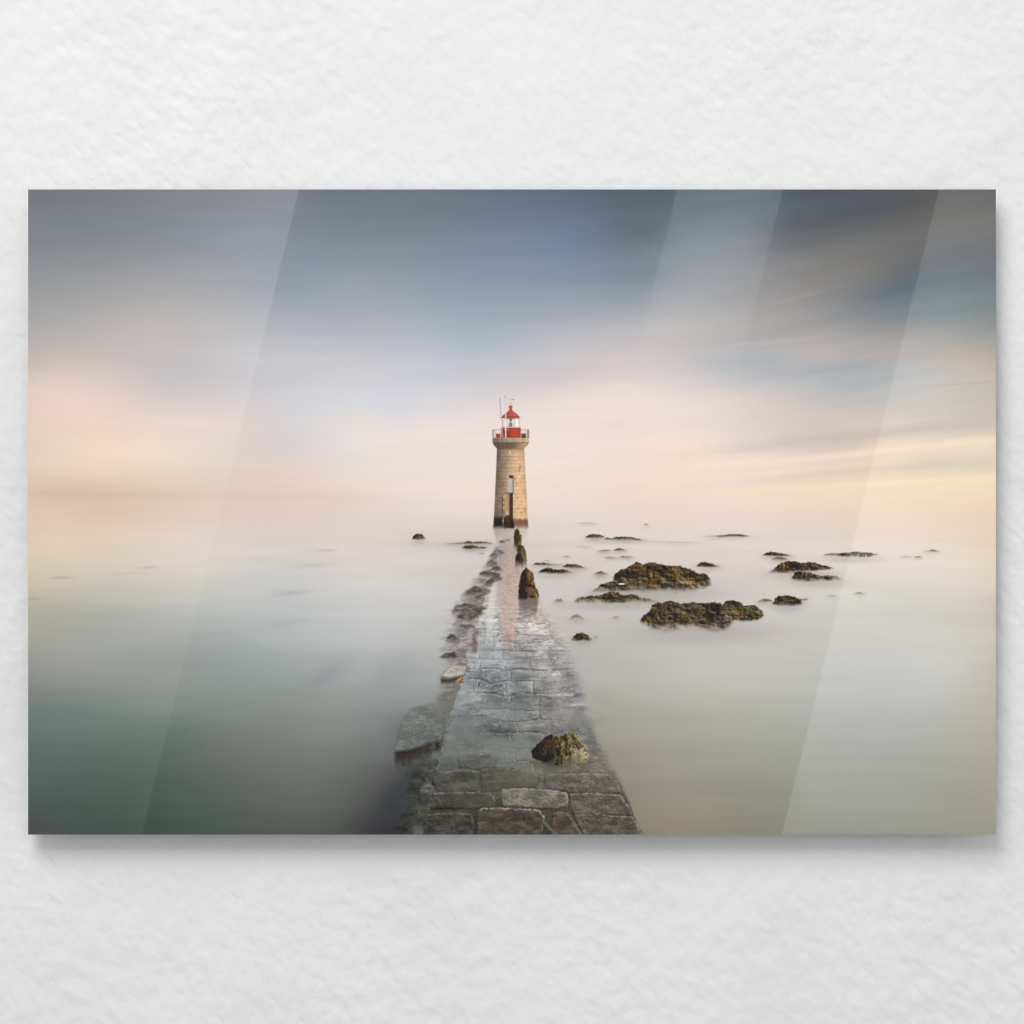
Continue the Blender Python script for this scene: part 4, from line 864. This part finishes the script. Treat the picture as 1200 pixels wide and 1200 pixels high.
# big slabs tumbled on the left
stone(zp(440, 780, 3.53, (78, 362), (95, 290), (112, 230), (150, 178), (200, 165), (240, 163), (262, 185), (300, 212), (308, 228), (295, 275), (272, 312), (215, 325), (160, 348), (100, 358)), 600, (98, 105, 103), (124, 131, 127), .15, 'large tilted grey slab lying in the water on the left of the causeway', .86, 0, .15, 1.6, 'slab', .75, (160, 164, 156), .28)
def slabfront(X, Y):
    t = np.interp(X, [462, 485, 500, 520], [882, 878, 873, 868])
    n = fbm(X / 4, Y / 4, 7, 3)
    return mix(rgb(44, 36, 30), rgb(92, 88, 58), sm(.4, .75, n) * sm(485, 515, X)), .85 * sm(-1, 1.2, Y - t) * sm(26, 3, Y - t + (n - .5) * 10) * sm(460, 466, X) * sm(524, 514, X)
paint((456, 862, 528, 914), slabfront, None, 2)
stone(E0((412, 98), (440, 55), (490, 8), (560, 4), (612, 10), (600, 60), (585, 92), (520, 100), (480, 108)), 611, (166, 166, 161), (188, 186, 179), .3, 'pale squared slab with a warm broken corner at the left edge of the causeway', .95, 0, .12, .8, 'slab', .45, (206, 200, 188))
def slab2front(X, Y):
    n = fbm(X / 2.2, Y / 1.8, 17, 3)
    c = mix(rgb(58, 50, 44), rgb(196, 152, 110), sm(.45, .62, n) * sm(531, 536, X)); t = np.interp(X, [516, 527, 533, 545], [795.4, 796.0, 794.2, 792.4])
    return c, .9 * sm(-.6, .8, Y - t) * sm(10, 4, Y - t + np.where(X < 531, 2.0, 0)) * sm(515, 518, X) * sm(545, 542, X)
paint((510, 788, 550, 806), slab2front, None, 2)
def kerbshade(X, Y):
    xl = np.interp(Y, XLy, XLx)
    n = fbm(X / 5, Y / 9, 19, 3)
    return mix(rgb(96, 96, 94), rgb(128, 126, 120), n), .62 * sm(0, -2, X - xl) * sm(-30, -4, X - xl + (n - .5) * 8) * sm(794, 803, Y) * sm(858, 836, Y)
paint((500, 790, 550, 862), kerbshade, None, 1)
def kerb(X, Y):
    xl = np.interp(Y, XLy, XLx)
    n = vn(X / 2, Y / 3, 22)
    return rgb(176, 178, 166), .42 * np.exp(-((X - xl - .3) / 1.3) ** 2) * sm(.3, .7, n) * sm(765, 790, Y) * sm(925, 880, Y)
paint((495, 760, 562, 935), kerb, None, 2)
for k, (cx, cy, rx, ry, lo, hi) in enumerate([(512, 888, 8, 10, 74, 128), (494, 892, 11, 9, 52, 92), (506, 908, 8, 8, 60, 110), (490, 916, 10, 8, 50, 92), (502, 926, 8, 8, 74, 140), (484, 938, 11, 9, 46, 84), (498, 946, 8, 9, 66, 120), (478, 960, 11, 9, 42, 78), (492, 968, 9, 9, 54, 104), (470, 976, 10, 7, 40, 70)]):
    pts = [(cx + rx * math.cos(a) * (1 + .22 * math.sin(3 * a + k)), cy + ry * math.sin(a) * (1 + .2 * math.cos(2 * a + k))) for a in np.linspace(0, 6.28, 11)[:-1]]
    hump(pts, 900 + 13 * k, .8, .4, (lo * .94, lo, lo * .90), (hi * .97, hi, hi * .92), .0)
# mist lying across the lower left side
blot(520, 884, 40, 9, 10, (122, 132, 126), .35); blot(560, 872, 24, 16, 0, (112, 124, 120), .35); blot(600, 874, 24, 10, 0, (122, 134, 128), .78); blot(625, 905, 24, 8, 0, (136, 134, 122), .5); blot(480, 935, 14, 30, 0, (50, 54, 52), .3)

def drift(X, Y):
    n = fbm(X / 34, Y / 13, 131, 4)
    return mix(rgb(128, 134, 128), rgb(108, 108, 98), sm(860, 940, Y)), .42 * sm(.46, .72, n) * sm(800, 850, Y) * sm(975, 915, Y) * sm(500, 530, X) * sm(735, 690, X)
paint((495, 790, 740, 979), drift, None, 1)
# ------------------------------------------------------------------ weathered posts beside the causeway
def post(pts, seed, label, c0, c1, foot, refl=0.0, lit=.5, detail=1.0):
    P = np.asarray(pts, float); x0, y0 = P.min(0); x1, y1 = P.max(0)
    if refl:
        def rf(X, Y):
            n = fbm(X / 4, Y / 1.3, seed, 3)
            return mix(rgb(92, 84, 76), rgb(122, 114, 106), n), .85 * sm(-2.0, 1.8, X - x0 - 1) * sm(2.0, -1.8, X - x1 + 1 + .12 * (Y - y1)) * sm(-8, 0, Y - y1) * sm(refl, refl * .1, Y - y1 + (n - .5) * 16)
        paint((x0 - 4, y1 - 10, x1 + 4, y1 + refl + 8), rf, None, 2)
    pid = new_id('post', None, label)
    def fn(X, Y):
        d = sdf(X + (fbm(X / 3, Y / 3, seed, 3) - .5) * 1.6, Y + (fbm(X / 3, Y / 3, seed + 4, 3) - .5) * 1.6, P)
        u = np.clip((X - x0) / (x1 - x0), 0, 1); t = (Y - y0) / (y1 - y0)
        n = fbm(X / 3.5, Y / 7, seed + 9, 4); v = ridge(X / 5 - Y / 22, Y / 11, seed + 15, 3)
        c = mix(rgb(*c0), rgb(*c1), sm(.15, .85, u * .9 + (n - .5) * .9)); c = mix(c, rgb(98, 100, 44), .6 * sm(.45, .65, fbm(X / 4, Y / 4, seed + 19, 3)) * sm(.55, .1, t))
        c = mix(c, rgb(174, 138, 92), lit * sm(.55, .75, fbm(X / 4, Y / 6, seed + 25, 3) + .3 * (u - .5)))
        c = c * (1 - .55 * detail * sm(.62, .88, v))[..., None] * (1 + .5 * detail * (fbm(X / 1.5, Y / 1.8, seed + 33, 2) - .5))[..., None]
        fg = sm(1 - foot, 1.0, t + (n - .5) * .15)
        c = c * .86
        return np.clip(mix(c, rgb(150, 140, 130), .55 * fg), .03, 1), sm(.7, -.7, d) * (1 - .92 * fg * (refl == 0) - .25 * fg * (refl > 0))
    paint((x0 - 3, y0 - 3, x1 + 3, y1 + 3), fn, pid, 2, .45)
N_ = lambda *p: zp(590, 610, 10.917, *p)
post(N_((110, 40), (122, 10), (138, 20), (142, 60), (134, 112), (112, 120)), 701, 'shortest dark post touching the lighthouse foot', (44, 38, 30), (70, 60, 40), .35, 0, .1, .4)
post(N_((130, 280), (134, 160), (146, 118), (172, 106), (196, 120), (204, 150), (200, 190), (190, 290), (170, 400), (136, 400)), 713, 'slim dark post with a green top behind the round brown one', (64, 56, 34), (104, 86, 52), .45, 0, .2, .5)
post(N_((168, 380), (176, 230), (188, 184), (212, 174), (230, 186), (232, 250), (236, 320), (200, 390)), 725, 'round brown post between the slim and the domed one', (86, 72, 44), (150, 118, 78), .3, 0, .3, .5)
post(N_((148, 600), (152, 520), (164, 440), (182, 370), (196, 326), (226, 316), (252, 318), (268, 352), (288, 400), (298, 470), (302, 560), (300, 640), (160, 650)), 737, 'domed mossy post second nearest, its foot lost in mist', (58, 50, 30), (134, 110, 72), .55, 0, .25, .6)
post(N_((188, 990), (194, 880), (204, 780), (222, 690), (252, 640), (288, 602), (330, 632), (376, 672), (388, 730), (392, 790), (404, 815), (412, 858), (436, 880), (456, 970), (440, 1000), (396, 1008), (356, 1000), (330, 1012), (240, 1020), (192, 1020)), 749, 'tallest pointed post nearest, split and stained ochre on its right side', (58, 46, 34), (142, 104, 66), .10, 30, .55, 1.0)

# ------------------------------------------------------------------ mossy boulder on the causeway
def boulder():
    P = np.array(zp(440, 780, 3.53, (640, 355), (668, 325), (700, 300), (716, 286), (728, 283), (738, 292), (772, 290), (800, 278), (818, 272), (830, 276), (836, 300), (846, 318), (868, 330), (880, 352), (882, 372), (876, 400), (840, 428), (790, 420), (740, 412), (690, 398), (655, 385)), float)
    x0, y0 = P.min(0); x1, y1 = P.max(0)
    def sh(X, Y): return rgb(58, 54, 44), .65 * np.exp(-((X - 652) / 26) ** 2 - ((Y - 894) / 8) ** 2)
    paint((600, 870, 710, 920), sh, None, 1)
    pid = new_id('boulder', None, 'mossy green boulder sitting on the causeway')
    def fn(X, Y):
        d = sdf(X + (fbm(X / 2.5, Y / 2.5, 3, 3) - .5) * 3.2, Y + (fbm(X / 2.5, Y / 2.5, 9, 3) - .5) * 3.2, P)
        t = (Y - y0) / (y1 - y0); u = (X - x0) / (x1 - x0)
        # hanging weed: strands that run down and outwards
        q = (X - 652) * 1.0; ang = q / (6 + (Y - y0) * .35)
        st = ridge(ang * 4.2 + fbm(X / 5, Y / 5, 13, 2), Y / 9.0, 15, 3)
        n = fbm(X / 6, Y / 5, 19, 4)
        c = mix(rgb(34, 32, 16), rgb(88, 90, 50), sm(.30, .80, st * .6 + n * .5)); c = mix(c, rgb(118, 116, 66), .7 * sm(.62, .82, st) * sm(.4, .6, n))
        c = mix(c, rgb(104, 72, 42), .6 * sm(.52, .66, fbm(X / 6, Y / 5, 29, 3))); c = mix(c, rgb(172, 158, 128), .65 * sm(.60, .78, st + .55 * (u - .62) + .25 * (t - .4)))
        c = mix(c, rgb(188, 176, 150), .8 * sm(.72, .92, u + .12 * (n - .5)) * sm(.10, .35, t) * sm(.35, .6, fbm(X / 2, Y / 2, 37, 2)))
        c = c * (.50 + .46 * sm(.05, .80, u + .30 * (.5 - t)))[..., None] * (1 + 1.0 * (fbm(X / 1.2, Y / 1.4, 43, 2) - .5))[..., None]
        c = mix(c, rgb(30, 24, 14), .75 * np.exp(-((X - 645) / 10) ** 2 - ((Y - 889) / 7) ** 2)); c = mix(c, rgb(36, 30, 18), .6 * sm(.30, .05, u))
        fg = sm(.66, 1.0, t + (fbm(X / 7, Y / 4, 53, 2) - .5) * .35)
        return np.clip(mix(c, rgb(132, 124, 106), .4 * fg), .03, 1), sm(.9, -.9, d) * (1 - .8 * fg)
    paint((x0 - 4, y0 - 4, x1 + 4, y1 + 4), fn, pid, 3, .45)
boulder()
# film grain of the print
img += (np.random.default_rng(7).normal(0, 1, img.shape[:2])[..., None] * 0.0028)
img = np.clip(img, 0.01, 0.995)

# ------------------------------------------------------------------ ink colours: the picture, with the room light's falloff evened out in the colour
ink = np.clip((s2l(img) - AMB) / light_at(GX, GY)[..., None], 0.002, 0.97)

# ------------------------------------------------------------------ the print as an object
root = bpy.data.objects.new('acrylic_print', None)
col.objects.link(root)
root.location = (0, 0, wz(PY1))
root['label'] = 'frameless glossy acrylic photo print of a red-topped lighthouse at the end of a causeway'
root['category'] = 'wall print'
RZ = wz(PY1)

def box_obj(name, x0, x1, y0, y1, z0, z1, mat, bev=0.0):
    v = [(x, y, z) for z in (z0, z1) for y in (y0, y1) for x in (x0, x1)]
    f = [(0, 1, 5, 4), (1, 3, 7, 5), (3, 2, 6, 7), (2, 0, 4, 6), (4, 5, 7, 6), (2, 3, 1, 0)]
    o = mesh_obj(name, v, f, mat, root)
    if bev:
        m = o.modifiers.new('bevel', 'BEVEL'); m.width = bev; m.segments = 2
    return o
m_edge, nt, p = new_mat('acrylic_edge')
nz = nt.nodes.new('ShaderNodeTexNoise'); nz.inputs['Scale'].default_value = 40
rp = nt.nodes.new('ShaderNodeValToRGB')
rp.color_ramp.elements[0].color = (0.52, 0.54, 0.54, 1); rp.color_ramp.elements[1].color = (0.62, 0.64, 0.64, 1)
nt.links.new(nz.outputs['Fac'], rp.inputs['Fac']); nt.links.new(rp.outputs[0], p.inputs['Base Color'])
p.inputs['Roughness'].default_value = 0.12
m_alu, nt, p = new_mat('brushed_aluminium')
nz = nt.nodes.new('ShaderNodeTexNoise'); nz.inputs['Scale'].default_value = 300
rp = nt.nodes.new('ShaderNodeMapRange'); rp.inputs['To Min'].default_value = 0.3; rp.inputs['To Max'].default_value = 0.5
nt.links.new(nz.outputs['Fac'], rp.inputs['Value']); nt.links.new(rp.outputs[0], p.inputs['Roughness'])
p.inputs['Metallic'].default_value = 1.0; p.inputs['Base Color'].default_value = (0.7, 0.7, 0.71, 1)
TH = 0.0055
HW, HH = (PX1 - PX0) / 2 * U, (PY1 - PY0) * U
e = 0.0002
box_obj('acrylic_sheet', -HW, HW, SHEET_FRONT + e, SHEET_FRONT + TH, 0, HH, m_edge)
# hidden aluminium subframe that holds the sheet off the wall
box_obj('mounting_rail', -HW + .10, HW - .10, SHEET_FRONT + TH, -0.0005, HH - .13, HH - .10, m_alu)
box_obj('mounting_rail', -HW + .10, HW - .10, SHEET_FRONT + TH, -0.0005, .10, .13, m_alu)

m_ink, nt, p = new_mat('glossy_photo_print')
at = nt.nodes.new('ShaderNodeAttribute'); at.attribute_name = 'ink'
nt.links.new(at.outputs['Color'], p.inputs['Base Color'])
p.inputs['Roughness'].default_value = 0.012
p.inputs['IOR'].default_value = 1.49
p.inputs['Specular IOR Level'].default_value = 0.5

# cells of the sheet: a cell belongs to what most of it shows
cell = idm[:-1, :-1].copy()
def tidy(c, rounds=2):
    for _ in range(rounds):                          # stray single cells go to their neighbours
        n = [np.roll(c, 1, 0), np.roll(c, -1, 0), np.roll(c, 1, 1), np.roll(c, -1, 1)]
        same = sum((k == c).astype(int) for k in n)
        c = np.where(same <= 1, np.where(n[0] == n[1], n[0], np.where(n[2] == n[3], n[2], n[0])), c)
    return c
cell = tidy(cell)
# small cut-off islands of a piece are given back to what surrounds them
def islands(c, pid, keep=1, minpart=0.25):
    jj, ii = np.nonzero(c == pid)
    if len(jj) == 0: return
    j0, j1, i0, i1 = max(jj.min() - 1, 0), min(jj.max() + 2, c.shape[0]), max(ii.min() - 1, 0), min(ii.max() + 2, c.shape[1])
    m = (c[j0:j1, i0:i1] == pid)
    lab = np.where(m, np.arange(1, m.size + 1).reshape(m.shape), 0)
    while True:
        q = np.pad(lab, 1)
        new = np.where(m, np.max([lab, q[:-2, 1:-1], q[2:, 1:-1], q[1:-1, :-2], q[1:-1, 2:]], axis=0), 0)
        # jump along rows and columns to settle quickly
        if (new == lab).all(): break
        lab = new
    u, cnt = np.unique(lab[lab > 0], return_counts=True)
    if len(u) <= 1: return
    big = cnt.max()
    sub = c[j0:j1, i0:i1]
    for lb, k in zip(u, cnt):
        if k >= big * minpart and k > 40: continue
        w = lab == lb
        ring = np.zeros_like(w)
        ring[1:] |= w[:-1]; ring[:-1] |= w[1:]; ring[:, 1:] |= w[:, :-1]; ring[:, :-1] |= w[:, 1:]
        ring &= ~w
        if ring.any():
            v, n = np.unique(sub[ring], return_counts=True)
            sub[w] = v[n.argmax()]
for k in range(2, len(IDS)): islands(cell, k)

co = np.empty(GX.shape + (3,), np.float32)
co[..., 0] = (GX - 600) * U; co[..., 1] = SHEET_FRONT; co[..., 2] = (PY1 - GY) * U
co = co.reshape(-1, 3)
inkf = np.ones((co.shape[0], 4), np.float32); inkf[:, :3] = ink.reshape(-1, 3)
vid = np.arange(GX.size).reshape(GX.shape)
quads = np.stack([vid[1:, :-1], vid[1:, 1:], vid[:-1, 1:], vid[:-1, :-1]], -1)
objs = {}
for k, (name, parent, label) in enumerate(IDS):
    q = quads[cell == k]
    if len(q) < 3: continue
    used, inv = np.unique(q.ravel(), return_inverse=True)
    me = bpy.data.meshes.new(name)
    me.vertices.add(len(used)); me.vertices.foreach_set('co', co[used].ravel())
    me.loops.add(len(inv)); me.loops.foreach_set('vertex_index', inv.astype(np.int32).ravel())
    me.polygons.add(len(q))
    me.polygons.foreach_set('loop_start', np.arange(0, len(inv), 4, dtype=np.int32))
    ca = me.color_attributes.new('ink', 'FLOAT_COLOR', 'POINT')
    ca.data.foreach_set('color', inkf[used].ravel())
    me.materials.append(m_ink)
    me.update(calc_edges=True)
    o = bpy.data.objects.new(name, me)
    col.objects.link(o)
    o.parent = objs[parent] if parent is not None and parent in objs else root
    if label: o['label'] = label
    objs[k] = o
